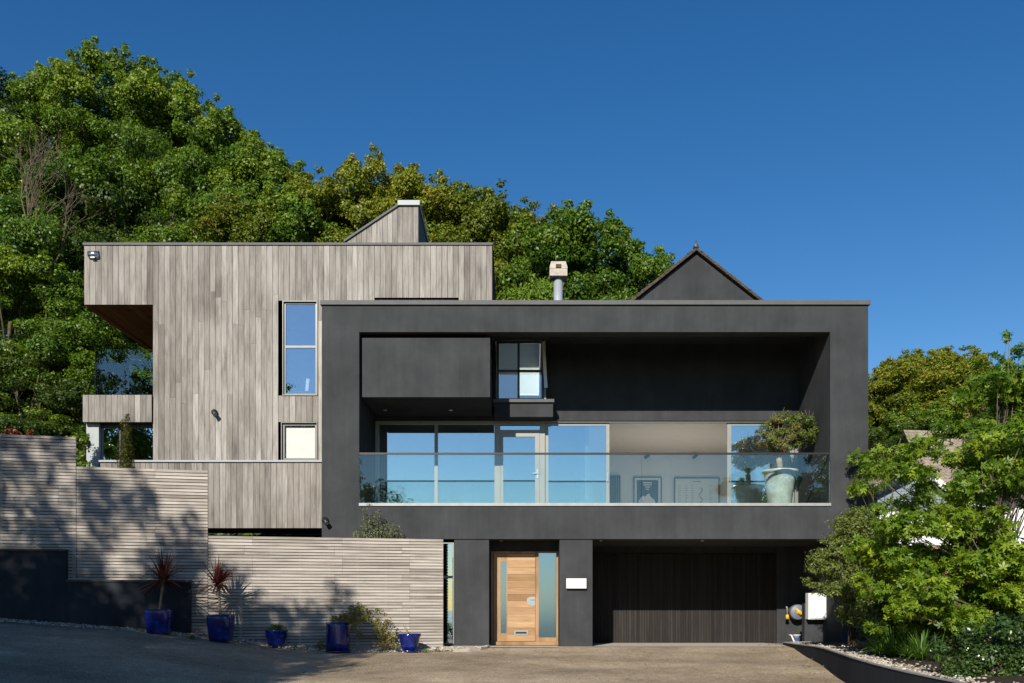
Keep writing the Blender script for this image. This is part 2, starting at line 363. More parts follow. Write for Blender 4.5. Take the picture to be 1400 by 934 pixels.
M_SEA = plain('blue_sea', (0.03, 0.07, 0.10), 0.18, 0, 0.1, 0.05, 0.5, 0.3, 0.4)
sea = MB(); sea.face([(-700, -900, -6.5), (700, -900, -6.5), (700, -40, -6.5), (-700, -40, -6.5)]); tag(sea.build('sea', M_SEA), kind='structure')
def pebbles(name, pts, smin, smax):
    base = []
    for k in range(6): base.append((math.cos(k*math.pi/3), math.sin(k*math.pi/3), 0))
    m = MB()
    for (x, y, z) in pts:
        s = random.uniform(smin, smax); a = random.random()*6.28; e = random.uniform(0.6, 1.0); h = s*random.uniform(0.5, 0.9); t = random.random()
        ca, sa = math.cos(a), math.sin(a); ring = []
        for (u, v, _) in base:
            u2, v2 = u*s*random.uniform(0.8, 1.1), v*s*e*random.uniform(0.8, 1.1); ring.append((x+u2*ca-v2*sa, y+u2*sa+v2*ca, z+h*0.2))
        top = [(x+(q[0]-x)*0.6, y+(q[1]-y)*0.6, z+h) for q in ring]
        b = len(m.v); m.v += ring+top
        for k in range(6):
            q = (k+1) % 6; m.f.append((b+k, b+q, b+6+q, b+6+k))
        m.f.append(tuple(b+6+k for k in range(6))); m.m += [0]*7; m.t += [t]*7
    return m.build(name, M_PEB)
pts = []
for i in range(7000):
    X = random.uniform(-13, -0.55); w = 0.62 if X < -3.2 else 0.62+0.25*math.sin(min(1, (X+3.2)/1.6)*math.pi)
    Yf = fence_y(X) if X < FA[0] else -0.42-(X-FA[0])*0.05
    d = abs(random.gauss(0, 0.33))
    if d > w: continue
    if X > -1.4 and d > 0.9*(-0.55-X): continue
    pts.append((X, Yf-0.03-d, gz(X, Yf-d)+0.012+0.03*math.exp(-d*4)))
tag(pebbles('gravel_strip', pts, 0.012, 0.03), 'pale pebble strip along the foot of the slatted fence', kind='stuff')

# ------------------------------------------------------------------ HOUSE
H = thing('house', 'modern house of a grey timber clad block beside a projecting black rendered frame', 'house', (1.8, 0, 0))
YT = 1.5
# --- timber block
tx0, tx1 = PX(115, YT), PX(673, YT); wx0 = PX(209, YT); wx1 = -4.19
zc = PZ(335.5, YT); zs = PZ(416.5, YT); zl = PZ(630, YT)
W1 = (PX(386, YT), PX(434, YT), PZ(541, YT), PZ(411, YT)); W2 = (PX(384, YT), PX(434, YT), PZ(630, YT), PZ(577, YT)); W3 = (PX(513, YT), PX(622, YT), PZ(440, YT), PZ(407, YT))
m = MB()
boards(m, tx0, wx0, zs, zc, YT)
boards(m, wx0, wx1, zl, zc, YT, [W1, W2])
boards(m, wx1, tx1, PZ(450, YT), zc, YT, [W3], joints=False)
m.box(tx1-0.1, tx1-0.002, YT+0.08, 8.0, PZ(470, YT), zc-0.02, 1)            # right return, near-black: the shade of this side put into its colour
m.box(tx0+0.004, tx0+0.12, YT+0.08, 7.0, zs, zc-0.02, 0, 0.4)                # left return of the overhang
m.box(wx0+0.003, wx0+0.15, YT+0.08, 8.0, zl-0.0, zs+0.3, 0, 0.35)            # balcony side wall
m.box(tx0+0.13, tx1-0.11, 7.9, 8.0, zl, zc-0.03, 1)
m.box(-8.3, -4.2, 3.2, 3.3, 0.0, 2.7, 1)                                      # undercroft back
m.build('timber_cladding', [M_TIM, M_DARK], H)['label'] = 'silver grey upright timber boards'
bx('timber_roof', M_COPE, H, (tx0-0.02, tx1+0.02, YT-0.03, 8.05, zc+0.001, zc+0.055))
# soffit over the left balcony
m = MB()
for k in range(16):
    x = tx0+0.13+k*(wx0-tx0-0.13)/16; w = (wx0-tx0-0.13)/16
    m.box(x+0.003, x+w-0.003, YT+0.09, 6.9, zs+0.002, zs+0.03, 0, random.random())
m.build('balcony_soffit', M_SOF, H)['label'] = 'red brown timber soffit'
bx('soffit_edge', M_SOF, H, (tx0+0.001, tx0+0.128, YT+0.09, 6.95, zs-0.03, zs-0.002))
# balcony upstand
bxa, bxb = PX(113, YT-0.06), wx0-0.003; zb0, zb1 = PZ(577, YT-0.06), PZ(540, YT-0.06)
m = MB(); boards(m, bxa, bxb, zb0, zb1, YT-0.06, joints=False, mean=0.5)
m.box(bxa+0.004, bxb, YT+0.02, 5.5, zb0+0.01, zb0+0.3, 1); m.box(bxa, bxa+0.1, YT+0.02, 5.5, zb0+0.301, zb1, 0, 0.4)
m.build('balcony_upstand', [M_TIM, M_DARK], H)['label'] = 'timber clad balcony edge'
g = bx('side_balustrade', M_G_BAL, H, (PX(130, YT+0.1), wx0-0.04, YT+0.1, YT+0.115, zb1-0.02, PZ(478, YT+0.1)),
   (PX(130, YT+0.1)-0.02, PX(130, YT+0.1)-0.005, YT+0.12, 5.4, zb1-0.02, PZ(478, YT+0.1)))
# lower corner glazing and post
zlg0, zlg1 = PZ(630, YT+0.2), zb0-0.002
bx('corner_post', M_POST, H, (PX(118, YT+0.1), PX(135, YT+0.1), YT+0.1, YT+0.4, zlg0-1.5, zlg1))
cg = bx('corner_window', M_DARKFR, H, (PX(135, YT+0.2)+0.002, wx0-0.005, YT+0.2, YT+0.26, zlg1-0.09, zlg1-0.004), (PX(135, YT+0.2)+0.002, PX(135, YT+0.2)+0.05, YT+0.2, YT+0.26, zlg0, zlg1-0.092),
   (wx0-0.06, wx0-0.008, YT+0.2, YT+0.26, zlg0, zlg1-0.092), (-9.4, -9.36, YT+0.2, YT+0.26, zlg0, zlg1-0.092))
bx('pane', M_G_WIN, cg, (PX(135, YT+0.2)+0.05, wx0-0.06, YT+0.225, YT+0.235, zlg0, zlg1-0.092))
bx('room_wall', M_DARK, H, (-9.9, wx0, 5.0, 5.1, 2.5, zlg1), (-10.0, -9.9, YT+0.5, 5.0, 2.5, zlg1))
# lower spandrel
sy = YT-0.22; sz0, sz1 = PZ(722, sy), PZ(632, sy); sxa = PX(137, sy)
m = MB(); boards(m, sxa, wx1-0.005, sz0, sz1, sy, joints=False, mean=0.5, sd=0.18); m.box(sxa+0.01, wx1-0.01, sy+0.08, 3.0, sz0+0.01, sz0+0.2, 1)
m.build('lower_cladding', [M_TIM, M_DARK], H)['label'] = 'band of timber boards below the windows'
bx('ledge', M_POST, H, (sxa-0.02, wx1-0.004, sy-0.04, YT+0.2, sz1+0.001, sz1+0.045))
# windows in the timber
def window(rect, y, fw=0.05, bars=(), mf=M_FRAME, mg=M_G_WIN, depth=0.06, label=None):
    x0, x1, z0, z1 = rect; m = MB()
    m.box(x0, x1, y, y+depth, z0, z0+fw); m.box(x0, x1, y, y+depth, z1-fw, z1)
    m.box(x0, x0+fw, y, y+depth, z0+fw, z1-fw); m.box(x1-fw, x1, y, y+depth, z0+fw, z1-fw)
    for kind, p in bars:
        if kind == 'h': m.box(x0+fw, x1-fw, y+0.004, y+depth-0.004, p-0.028, p+0.028)
        else: m.box(p-0.028, p+0.028, y+0.004, y+depth-0.004, z0+fw, z1-fw)
    w = m.build('window', mf, H)
    if label: w['label'] = label
    rows = sorted([z0+fw]+[p for k, p in bars if k == 'h']+[z1-fw]); cols = sorted([x0+fw]+[p for k, p in bars if k == 'v']+[x1-fw])
    for i in range(len(rows)-1):
        for j in range(len(cols)-1):
            tl = random.uniform(-0.0025, 0.0025); pm = MB(); a, b, c, d = cols[j]-0.005, cols[j+1]+0.005, rows[i]-0.005, rows[i+1]+0.005
            ya = y+depth*0.45
            pm.hexa([(a, ya, c), (b, ya+tl, c), (b, ya+0.008+tl, c), (a, ya+0.008, c), (a, ya, d), (b, ya+tl, d), (b, ya+0.008+tl, d), (a, ya+0.008, d)])
            pm.build('pane', mg, w)
    return w
yw = YT+0.065
def reveal(r, y0, y1, mat):
    e = 0.02
    return bx('window_reveal', mat, H, (r[0]+0.001, r[0]+e, y0, y1, r[2]+e, r[3]-e), (r[1]-e, r[1]-0.001, y0, y1, r[2]+e, r[3]-e), (r[0]+0.001, r[1]-0.001, y0, y1, r[3]-e, r[3]-0.001), (r[0]+0.001, r[1]-0.001, y0-0.03, y1, r[2]+0.001, r[2]+e))
inn = lambda r: (r[0]+0.022, r[1]-0.022, r[2]+0.022, r[3]-0.022)
window(inn(W1), yw, 0.04, [('h', PZ(474, yw))], M_FRAME, label='tall two pane window reflecting blue sky'); reveal(W1, YT+0.005, yw+0.07, M_FRAME)
window(inn(W2), yw, 0.05, [], M_FRAME, M_G_CLR, label='square window with a white blind'); reveal(W2, YT+0.005, yw+0.07, M_FRAME)
bx('window_blind', M_WHITE, H, (W2[0]+0.03, W2[1]-0.03, yw+0.075, yw+0.08, W2[2]+0.03, W2[3]-0.03))
window(inn(W3), yw, 0.04, [], M_DARKFR, label='low strip window above the black roof')
bx('room_floor', M_INT, H, (wx0+0.2, -4.2, YT+0.12, 7.8, 5.6, 5.7))
# roof monitor
ym = 3.0; sl = lambda x: np.interp(x, [PX(473, ym), PX(545, ym)], [PZ(331, ym), PZ(282, ym)])
m = MB(); xa, xb = PX(473, ym), PX(572, ym)
boards(m, xa, xb, zc-0.3, PZ(282, ym), ym, ztop=sl, back=False, joints=False, mean=0.6)
m.prism([(xa, zc-0.3), (xb-0.003, zc-0.3), (xb-0.003, PZ(282.5, ym)), (PX(545, ym), PZ(282.5, ym)), (xa, PZ(331.5, ym))], ym+0.03, 7.0, 1)
m.build('roof_monitor', [M_TIM, M_COPE], H)['label'] = 'timber wedge roof light rising above the flat roof'
m = MB(); d = Vector((PX(545, ym)-xa, 0, PZ(282, ym)-PZ(331, ym))).normalized()
m.hexa([(xa-0.05, ym-0.05, PZ(332, ym)), (PX(545, ym), ym-0.05, PZ(282, ym)), (PX(545, ym), 7, PZ(282, ym)), (xa-0.05, 7, PZ(332, ym)),
        (xa-0.05, ym-0.05, PZ(332, ym)+0.06), (PX(545, ym), ym-0.05, PZ(282, ym)+0.06), (PX(545, ym), 7, PZ(282, ym)+0.06), (xa-0.05, 7, PZ(332, ym)+0.06)])
m.build('monitor_flashing', M_COPE, H)
bx('monitor_cap', M_POST, H, (PX(544, ym), PX(574, ym), ym-0.06, 7.02, PZ(281.5, ym), PZ(275, ym)))

# --- black frame
XL, XR = PX(440, 0), PX(1187, 0); OL, OR = PX(491, 0), PX(1135, 0)
ZT = 7.52; ZH = PZ(454, 0); ZF = PZ(690, 0); ZS = PZ(737, 0); BK = 8.0
RX0, RX1 = PX(676, 1.75), PX(746, 1.75)
m = MB()
m.box(XL, OL, 0, BK, -0.2, ZT); m.box(OR, XR, 0, BK, ZS, ZT); m.box(7.3, XR-0.002, 0.02, BK, -0.4, ZS-0.001)
m.box(OL, OR, 0, 0.35, ZH, ZT)                                  # top fascia
m.box(OL, RX0, 0.35, BK, 7.3, ZT); m.box(RX1, OR, 0.35, BK, 7.3, ZT); m.box(RX0, RX1, 0.35, 1.9, 7.3, ZT); m.box(RX0, RX1, 3.9, BK, 7.3, ZT)
m.box(OL, OR, 0, BK, ZS, ZF)                                    # lower band and floor
m.box(OL, RX0, 2.2, 2.5, 5.43, 7.3); m.box(RX1, OR, 2.2, 2.5, 5.43, 7.3); m.box(RX0, RX1, 2.2, 2.5, 5.43, 5.66)   # rear wall
m.build('rendered_frame', M_BLK, H)['label'] = 'matt black rendered frame round the balcony'
bx('roof_capping', M_COPE, H, (XL-0.03, XR+0.04, -0.045, 0.5, 7.535, 7.63), (XL-0.03, -3.8, 0.5, BK, 7.536, 7.629), (7.45, XR+0.04, 0.5, BK, 7.536, 7.629))
bx('balcony_box', M_BLK, H, (PX(495, 0.15), PX(670, 0.15), 0.15, 2.199, PZ(543, 0.15), PZ(462, 0.15)))['label'] = 'solid black box hung inside the frame'
# oriel window room
zo0 = PZ(546, 1.7)
bx('oriel_base', M_BLK, H, (RX0, PX(756, 1.72), 1.72, 2.199, PZ(570, 1.72), zo0-0.075))
bx('oriel_ledge', M_COPE, H, (RX0-0.03, PX(757.5, 1.69), 1.66, 2.199, zo0-0.074, zo0))
m = MB()
m.box(RX0+0.02, RX0+0.1, 2.5, 3.9, 5.67, 7.29); m.box(RX1-0.1, RX1-0.02, 1.95, 3.9, 5.67, 7.29); m.box(RX0+0.1, RX1-0.1, 3.8, 3.88, 5.67, 8.2); m.box(RX0+0.02, RX0+0.1, 2.0, 3.88, 7.53, 8.2); m.box(RX1-0.1, RX1-0.02, 2.0, 3.88, 7.53, 8.2); m.box(RX0+0.02, RX1-0.02, 2.5, 3.9, 5.6, 5.665); m.box(RX0+0.02, RX0+0.1, 1.95, 3.88, 7.291, 7.529); m.box(RX1-0.1, RX1-0.02, 1.95, 3.88, 7.291, 7.529)  # upper pieces form an unseen white shaft, added to brighten the panes
m.build('oriel_room', M_WHITE, H)
yo = 1.84
wnd = window((RX0+0.05, RX1-0.04, zo0+0.002, PZ(466, yo)), yo, 0.055, [('h', PZ(507, yo)), ('v', PX(709, yo))], M_DARKFR, M_G_ORI, label='four pane window beside the black box')
m = MB(); xa_, xb_ = RX1-0.09, RX1-0.02; zA, zB = zo0+0.25, PZ(467, 1.8)
m.hexa([(xa_+0.05, 1.56, zA), (xb_+0.06, 1.56, zA), (xb_+0.06, 1.60, zA), (xa_+0.05, 1.60, zA), (xa_, 1.79, zB), (xb_, 1.79, zB), (xb_, 1.83, zB), (xa_, 1.83, zB)])
m.build('open_casement', M_WHITE, H)['label'] = 'pale edge of the open side pane'
bx('window_side', M_PALEFR, H, (RX1-0.03, RX1+0.01, 1.8, 2.18, zo0+0.004, 7.28))
bx('unseen_roof_light', M_G_BAL, H, (RX0+0.02, RX1-0.02, 1.95, 3.9, 8.201, 8.22), (RX0+0.1, RX1-0.1, 1.95, 1.97, 7.53, 8.2))  # raised rooflight above the sightline, added to bring sun into the oriel room
# balcony floor, interior
bx('balcony_floor', M_DECK, H, (OL+0.01, OR-0.01, 0.12, 2.2, ZF+0.001, ZF+0.03))
zr0, zr1 = ZF+0.02, 5.43
m = MB()
m.box(1.95, OR-0.02, 7.0, 7.1, zr0, zr1, 0); m.box(OR-0.08, OR-0.02, 2.51, 7.0, zr0, zr1, 0); m.box(1.85, 1.95, 2.95, 7.1, zr0, zr1, 0)
m.box(1.85, OR-0.02, 2.51, 7.1, zr1+0.001, zr1+0.08, 0); m.box(PX(917, 6.9), PX(917, 6.9)+0.02, 6.985, 6.999, zr0, zr1, 0)
m.build('gallery_wall', M_WHITE, H)['label'] = 'white inner wall and ceiling behind the open sliding door'
bx('living_room_wall', M_INT, H, (OL+0.02, 1.85, 6.0, 6.1, zr0, zr1), (OL+0.02, OL+0.08, 2.51, 6.0, zr0, zr1), (OL+0.02, 1.849, 2.51, 6.1, zr1+0.001, zr1+0.08), (-1.35, -1.0, 3.2, 3.5, zr0, zr1))
bx('room_floor', M_FLOOR, H, (OL+0.02, OR-0.02, 2.3, 7.1, ZF+0.002, ZF+0.018))
# glazed screen
yd = 2.24; zh = PZ(577.5, yd); zd0 = ZF+0.02
X_ = lambda p: PX(p, yd)
m = MB()
m.box(OL+0.02, OR-0.02, yd, yd+0.12, zh, zr1-0.002)
for a, b in ((513, 518), (594, 598.5), (676, 680.5), (741.5, 745)): m.box(X_(a), X_(b), yd, yd+0.1, zd0, zh-0.001)
m.box(X_(1087), X_(1092), yd, yd+0.1, zd0, zh-0.001)
for a, b in ((518, 594), (598.5, 676)):
    m.box(X_(a), X_(b), yd+0.003, yd+0.09, zd0, zd0+0.06); m.box(X_(a), X_(b), yd+0.003, yd+0.09, zh-0.05, zh-0.002)
scr = m.build('glazed_screen', M_PALEFR, H); scr['label'] = 'grey framed glazed screen along the balcony'
def pane(x0, x1, z0, z1, y, parent, mat=M_G_DOOR, nm='pane'):
    tl = random.uniform(-0.004, 0.004); pm = MB()
    pm.hexa([(x0, y, z0), (x1, y+tl, z0), (x1, y+0.01+tl, z0), (x0, y+0.01, z0), (x0, y, z1), (x1, y+tl, z1), (x1, y+0.01+tl, z1), (x0, y+0.01, z1)])
    return pm.build(nm, mat, parent)
pane(X_(518), X_(594), zd0+0.06, zh-0.05, yd+0.04, scr); pane(X_(598.5), X_(676), zd0+0.06, zh-0.05, yd+0.04, scr)
# balcony door with fan light
m = MB(); zt = PZ(590, yd)
m.box(X_(680.5), X_(741.5), yd, yd+0.09, zh-0.05, zh-0.002); m.box(X_(680.5), X_(741.5), yd, yd+0.09, zt-0.03, zt+0.04)
m.box(X_(680.5), X_(684), yd, yd+0.09, zd0, zt-0.031); m.box(X_(738), X_(741.5), yd, yd+0.09, zd0, zt-0.031)
for a, b in ((680.5, 684), (738, 741.5)): m.box(X_(a), X_(b), yd, yd+0.09, zt+0.041, zh-0.051)
pane(X_(684), X_(738), zt+0.04, zh-0.05, yd+0.04, m.build('fan_light', M_PALEFR, H))
m = MB(); m.box(X_(684.3), X_(688), yd-0.01, yd+0.06, zd0, zt-0.035); m.box(X_(731.5), X_(737.7), yd-0.01, yd+0.06, zd0, zt-0.035)
m.box(X_(688), X_(731.5), yd-0.01, yd+0.06, zt-0.13, zt-0.036); m.box(X_(688), X_(731.5), yd-0.01, yd+0.06, zd0, zd0+0.09)
bd = m.build('balcony_door', M_PALEFR, H); pane(X_(688), X_(731.5), zd0+0.09, zt-0.13, yd+0.02, bd)
zhd = PZ(648, yd)
m = MB(); m.box(X_(733.5), X_(736), yd-0.022, yd-0.011, zhd-0.11, zhd+0.11); m.box(X_(728), X_(735.5), yd-0.06, yd-0.04, zhd+0.0, zhd+0.022); m.box(X_(734), X_(735.5), yd-0.045, yd-0.02, zhd, zhd+0.022)
m.build('handle', M_STEEL, bd)
# sliding panels
def slider(pa, pb, y, st=5, handle=None):
    m = MB(); a, b = X_(pa), X_(pb); w = st/S(yd)
    m.box(a, a+w, y, y+0.05, zd0, zh-0.01); m.box(b-w, b, y, y+0.05, zd0, zh-0.01); m.box(a+w, b-w, y, y+0.05, zh-0.07, zh-0.01); m.box(a+w, b-w, y, y+0.05, zd0, zd0+0.08)
    sd = m.build('sliding_door', M_PALEFR, H); pane(a+w, b-w, zd0+0.08, zh-0.07, y+0.02, sd)
    if handle:
        hx = X_(handle); bx('handle', M_STEEL, sd, (hx-0.018, hx+0.018, y-0.04, y-0.001, PZ(658, yd), PZ(646, yd)))
slider(745.3, 833.5, yd+0.06, 4.5, 831); slider(995, 1086.8, yd+0.06, 5.5, 998)
# front balustrade
bz1 = PZ(620.5, 0.04)
bal = bx('balustrade', M_CAP, H, (OL-0.002, OR+0.012, -0.03, 0.1, ZF+0.002, ZF+0.032), (OL-0.002, OR+0.012, -0.03, -0.004, ZF-0.03, ZF+0.001)); bal['label'] = 'frameless glass balcony front with a dark handrail'
n = 5; w = (OR-OL)/n
for i in range(n): bx('glass_panel', M_G_BAL, bal, (OL+i*w+0.006, OL+(i+1)*w-0.006, 0.03, 0.045, ZF+0.033, bz1-0.02))
bx('handrail', M_BLACKP, bal, (OL+0.002, OR-0.002, 0.012, 0.062, bz1-0.02, bz1+0.022))
# soffit spotlights
def downlight(x, y, z): 
    m = MB(); m.lathe([(0.0, -0.004), (0.03, -0.004), (0.042, -0.012), (0.045, -0.001)], (x, y, z), 16); m.build('downlight', M_STEEL, H, True)
for x in (-3.0, -1.45): downlight(x, 1.5, PZ(543, 0.15)-0.001)
for x in (-0.25, 2.0, 4.2, 6.4): downlight(x, 0.6 if x < 6 else 1.0, (ZS if x < 2 else 7.3)-0.001 if x < 0 else 7.299)
for x in (2.0, 4.3): downlight(x, 0.5, ZS-0.001)
# ground floor
m = MB()
bx('ground_floor_pier', M_BLK, H, (PX(621, 0.03), PX(668.5, 0.03), 0.03, 2.8, -0.3, ZS-0.012)); bx('ground_floor_pier', M_BLK, H, (PX(765, 0.03), PX(810, 0.03), 0.03, 2.8, -0.3, ZS-0.012))
bx('ground_floor_wall', M_BLK, H, (XL+0.83, PX(604, 0.12), 0.12, 0.4, -0.3, ZS-0.002))
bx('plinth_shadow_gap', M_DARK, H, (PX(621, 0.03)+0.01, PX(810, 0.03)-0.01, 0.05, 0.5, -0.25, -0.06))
xa, xb = PX(668.5, 0.03), PX(765, 0.03)
bx('door_header', M_BLK, H, (xa+0.001, xb-0.001, 0.66, 0.9, PZ(753.5, 0.66), ZS-0.002), (xa+0.001, PX(671.5, 0.63)-0.001, 0.66, 0.9, 0, PZ(753.6, 0.66)))
yq = 0.63; Q = lambda p: PX(p, yq); QZ = lambda p: PZ(p, yq)
m = MB(); zdt = QZ(754); zdb = 0.03
m.box(Q(671.5), Q(674.5), yq, yq+0.1, zdb+0.06, zdt); m.box(Q(732), Q(736.5), yq, yq+0.1, zdb+0.06, zdt); m.box(Q(760.5), Q(764), yq, yq+0.1, zdb+0.06, zdt)
m.box(Q(674.5), Q(732), yq, yq+0.1, zdt-0.05, zdt); m.box(Q(736.5), Q(760.5), yq, yq+0.1, zdt-0.035, zdt); m.box(Q(736.5), Q(760.5), yq, yq+0.1, zdb+0.06, zdb+0.15)
m.box(Q(671), Q(764), yq-0.08, yq+0.12, zdb-0.02, zdb+0.059)
fr = m.build('door_frame', M_OAKV, H)
bx('side_light', M_G_FROST, fr, (Q(736.5), Q(760.5), yq+0.03, yq+0.04, zdb+0.15, zdt-0.035))
dl0, dl1, dz0, dz1 = Q(675), Q(731.6), zdb+0.065, zdt-0.055
sl0, sl1, sz_0, sz_1 = Q(684.5), Q(692.5), QZ(866), QZ(768)
m = MB(); yl = yq+0.02
m.box(dl0, sl0, yl, yl+0.05, dz0, dz1, 1, 0.7)
m.box(sl0, sl1, yl, yl+0.05, dz0, sz_0, 1, 0.5); m.box(sl0, sl1, yl, yl+0.05, sz_1, dz1, 1, 0.55)
m.box(sl1, sl1+0.02, yl-0.004, yl+0.05, dz0, dz1, 1, 0.8)
nb = 13; hh = (dz1-dz0)/nb
for k in range(nb): m.box(sl1+0.021, dl1, yl, yl+0.05, dz0+k*hh+0.0015, dz0+(k+1)*hh-0.0015, 0, random.random())
m.box(sl1+0.03, dl1-0.01, yl+0.02, yl+0.045, dz0+0.01, dz1-0.01, 0, 0.1)
fd = m.build('front_door', [M_OAK, M_OAKV], H); fd['label'] = 'honey coloured timber front door'
bx('door_pane', M_G_FROST, fd, (sl0, sl1, yl+0.02, yl+0.03, sz_0, sz_1))
m = MB(); cx, cz = Q(726.5), QZ(822); poly = [(cx+0.085, cz+0.1), (cx-0.02, cz+0.1), (cx-0.1, cz+0.07), (cx-0.1, cz-0.03), (cx-0.05, cz-0.1), (cx+0.03, cz-0.115), (cx+0.085, cz-0.1)]
m.prism(list(reversed(poly)), yl-0.012, yl-0.001); m.box(cx-0.03, cx+0.07, yl-0.05, yl-0.03, cz+0.035, cz+0.055); m.box(cx+0.05, cx+0.07, yl-0.035, yl-0.012, cz+0.035, cz+0.055)
m.build('handle', M_STEEL, fd)
m = MB(); m.box(Q(703), Q(722), yl-0.012, yl-0.001, QZ(868), QZ(862)); m.box(Q(705), Q(720), yl-0.016, yl-0.0125, QZ(866.5), QZ(863.8), 1)
m.build('letterbox', [M_STEEL, M_BLACKP], fd)
# narrow window beside the fence
yn = 0.12; N0 = (PX(604, yn), PX(620.6, yn), PZ(881, yn), PZ(741.5, yn))
window(N0, yn, 0.03, [('h', PZ(789, yn)), ], M_PALEFR, label='narrow full height window beside the slatted fence')
m = MB()
for k in range(14): z = 0.35+k*0.06; m.box(N0[0], N0[1], 0.3, 0.32, z, z+0.03, 0, 0.4)
m.build('window_blind', M_OAK, H)
# garage
yg = 2.75; gxa, gxb = PX(800, yg), PX(1061, yg)
m = MB(); w = 0.064; n = int((gxb-gxa)/w)
for k in range(n): 
    x = gxa+k*(gxb-gxa)/n; ww = (gxb-gxa)/n; m.box(x+0.007, x+ww-0.007, yg, yg+0.025, -0.08, 2.2, 0, random.random())
m.box(gxa, gxb, yg+0.018, yg+0.07, -0.1, 2.2, 1); m.build('garage_door', [M_GAR, M_DARK], H)['label'] = 'dark vertically boarded garage door'
bx('garage_wall', M_BLK, H, (gxb+0.002, 7.299, 2.7, 3.0, -0.4, ZS-0.002), (PX(810, 0.03), gxb, 2.78, 3.0, 2.2, ZS-0.002), (PX(668.5, 0.03), PX(765, 0.03), 2.6, 2.8, 0, ZS-0.003))
# stub wall carrying the meter box
bx('stub_wall', M_BLK, H, (PX(1100, 1.3), 7.299, 1.3, 1.5, -0.3, 0.95))
# flue
yfl = 4.0; fx = PX(763, yfl)
m = MB(); m.tube([(fx, yfl, 7.4), (fx, yfl, PZ(379, yfl))], 0.12, 20); fl = m.build('flue', plain('bright_flue_steel', (0.62, 0.65, 0.70), 0.3, 0.55, 0.05), H, True); fl['label'] = 'steel flue pipe with a square cowl'
m = MB(); zc0, zc1 = PZ(381, yfl), PZ(361, yfl)
m.box(fx-0.23, fx+0.23, yfl-0.23, yfl+0.23, zc0, zc0+0.19); m.hexa([(fx-0.24, yfl-0.24, zc0+0.191), (fx+0.24, yfl-0.24, zc0+0.191), (fx+0.24, yfl+0.24, zc0+0.191), (fx-0.24, yfl+0.24, zc0+0.191), (fx-0.19, yfl-0.19, zc1), (fx+0.19, yfl-0.19, zc1), (fx+0.19, yfl+0.19, zc1), (fx-0.19, yfl+0.19, zc1)])
m.box(fx-0.07, fx+0.07, yfl-0.26, yfl-0.2, zc0+0.2, zc0+0.29, 1); m.build('cowl', [M_CONC, M_BARK], fl)
# gable behind
yG = 6.0; gp = [(PX(860, yG), PZ(418, yG)), (PX(1043, yG), PZ(418, yG)), (PX(951, yG), PZ(347, yG))]
m = MB(); m.prism(gp, yG, 8.5); m.box(gp[0][0], gp[1][0], yG, 8.5, 7.0, gp[0][1]-0.001)
m.build('gable_wall', M_BLK, H)['label'] = 'black pointed gable behind the flat roof'
m = MB(); ap = (gp[2][0], PZ(345, yG)); 
for sgn, base in ((-1, gp[0]), (1, gp[1])):
    ex, ez = base[0]+sgn*0.12, base[1]-0.075
    q = [(ex, ez), (ap[0], ap[1]+0.01), (ap[0], ap[1]+0.10), (ex, ez+0.09)]
    if sgn < 0: q = q
    else: q = list(reversed(q))
    m.prism(q, yG-0.14, 8.6, 0)
for k in range(34):
    f = k/34
    for sgn, base in ((-1, gp[0]), (1, gp[1])):
        x = ap[0]+(base[0]-ap[0])*f; z = ap[1]+0.10+(base[1]+0.0-ap[1])*f+random.uniform(-0.02, 0.02)
        m.box(x-0.045, x+0.045, yG-0.15, yG-0.12, z-0.05, z-0.01, 1)
gr = m.build('gable_roof', [M_BARK, M_BARK], H)
m = MB(); m.tube([(ap[0], yG-0.05, ap[1]+0.1), (ap[0], yG-0.05, ap[1]+0.2), (ap[0], yG-0.05, ap[1]+0.24), (ap[0], yG-0.05, ap[1]+0.34)], [0.09, 0.06, 0.03, 0.008], 8); m.build('finial', M_FRAME, gr, True)
# fall arrest cables on the roofs
m = MB(); m.tube([(tx0+0.3, 2.2, zc+0.16), (tx1-0.2, 2.2, zc+0.16)], 0.006, 5); m.tube([(-0.3, 0.9, 7.78), (XR-0.2, 0.9, 7.78)], 0.006, 5)
for x in (tx0+0.3, -5.8, tx1-0.2): m.tube([(x, 2.2, zc), (x, 2.2, zc+0.17)], 0.012, 6)
for x in (1.2, PX(968, 0.9), XR-0.2): m.tube([(x, 0.9, 7.5), (x, 0.9, 7.8)], 0.012, 6)
m.build('roof_cable', M_STEEL, H)

# ------------------------------------------------------------------ fittings
def wall_light(label, x, y, z, kind):
    t = thing('wall_light', label, 'wall light', (x, y, z), 0, 'lights fixed to the facade'); m = MB()
    if kind == 'bulkhead':
        m.tube([(x-0.11, y-0.05, z), (x+0.11, y-0.05, z)], 0.075, 16); m.box(x-0.12, x+0.12, y-0.03, y-0.001, z-0.09, z+0.09); m.build('housing', M_STEEL, t, True)
        bx('lens', M_PLASTW, t, (x-0.05, x+0.05, y-0.10, y-0.07, z-0.098, z-0.075))
    else:
        m.tube([(x, y-0.001, z+0.03), (x, y-0.07, z+0.03)], 0.07, 16); m.tube([(x-0.02, y-0.07, z+0.05), (x+0.06, y-0.17, z-0.05)], [0.035, 0.055], 14); m.build('housing', M_BLACKP, t, True)
        m = MB(); m.tube([(x+0.06, y-0.17, z-0.05), (x+0.065, y-0.176, z-0.056)], 0.048, 14); m.build('lens', M_GREYP, t)
wall_light('round grey bulkhead light at the top left corner of the timber block', PX(129, YT), YT-0.003, PZ(349, YT), 'bulkhead')
wall_light('small black spotlight in the middle of the timber boards', PX(294, YT), YT-0.003, PZ(566, YT), 'spot')
wall_light('black spotlight low on the edge of the black frame', PX(445, 0), -0.003, PZ(713, 0), 'spot')
sg = thing('sign', 'blank white plaque on the black pier right of the front door', 'sign', (PX(787.5, 0), 0, PZ(805, 0)))
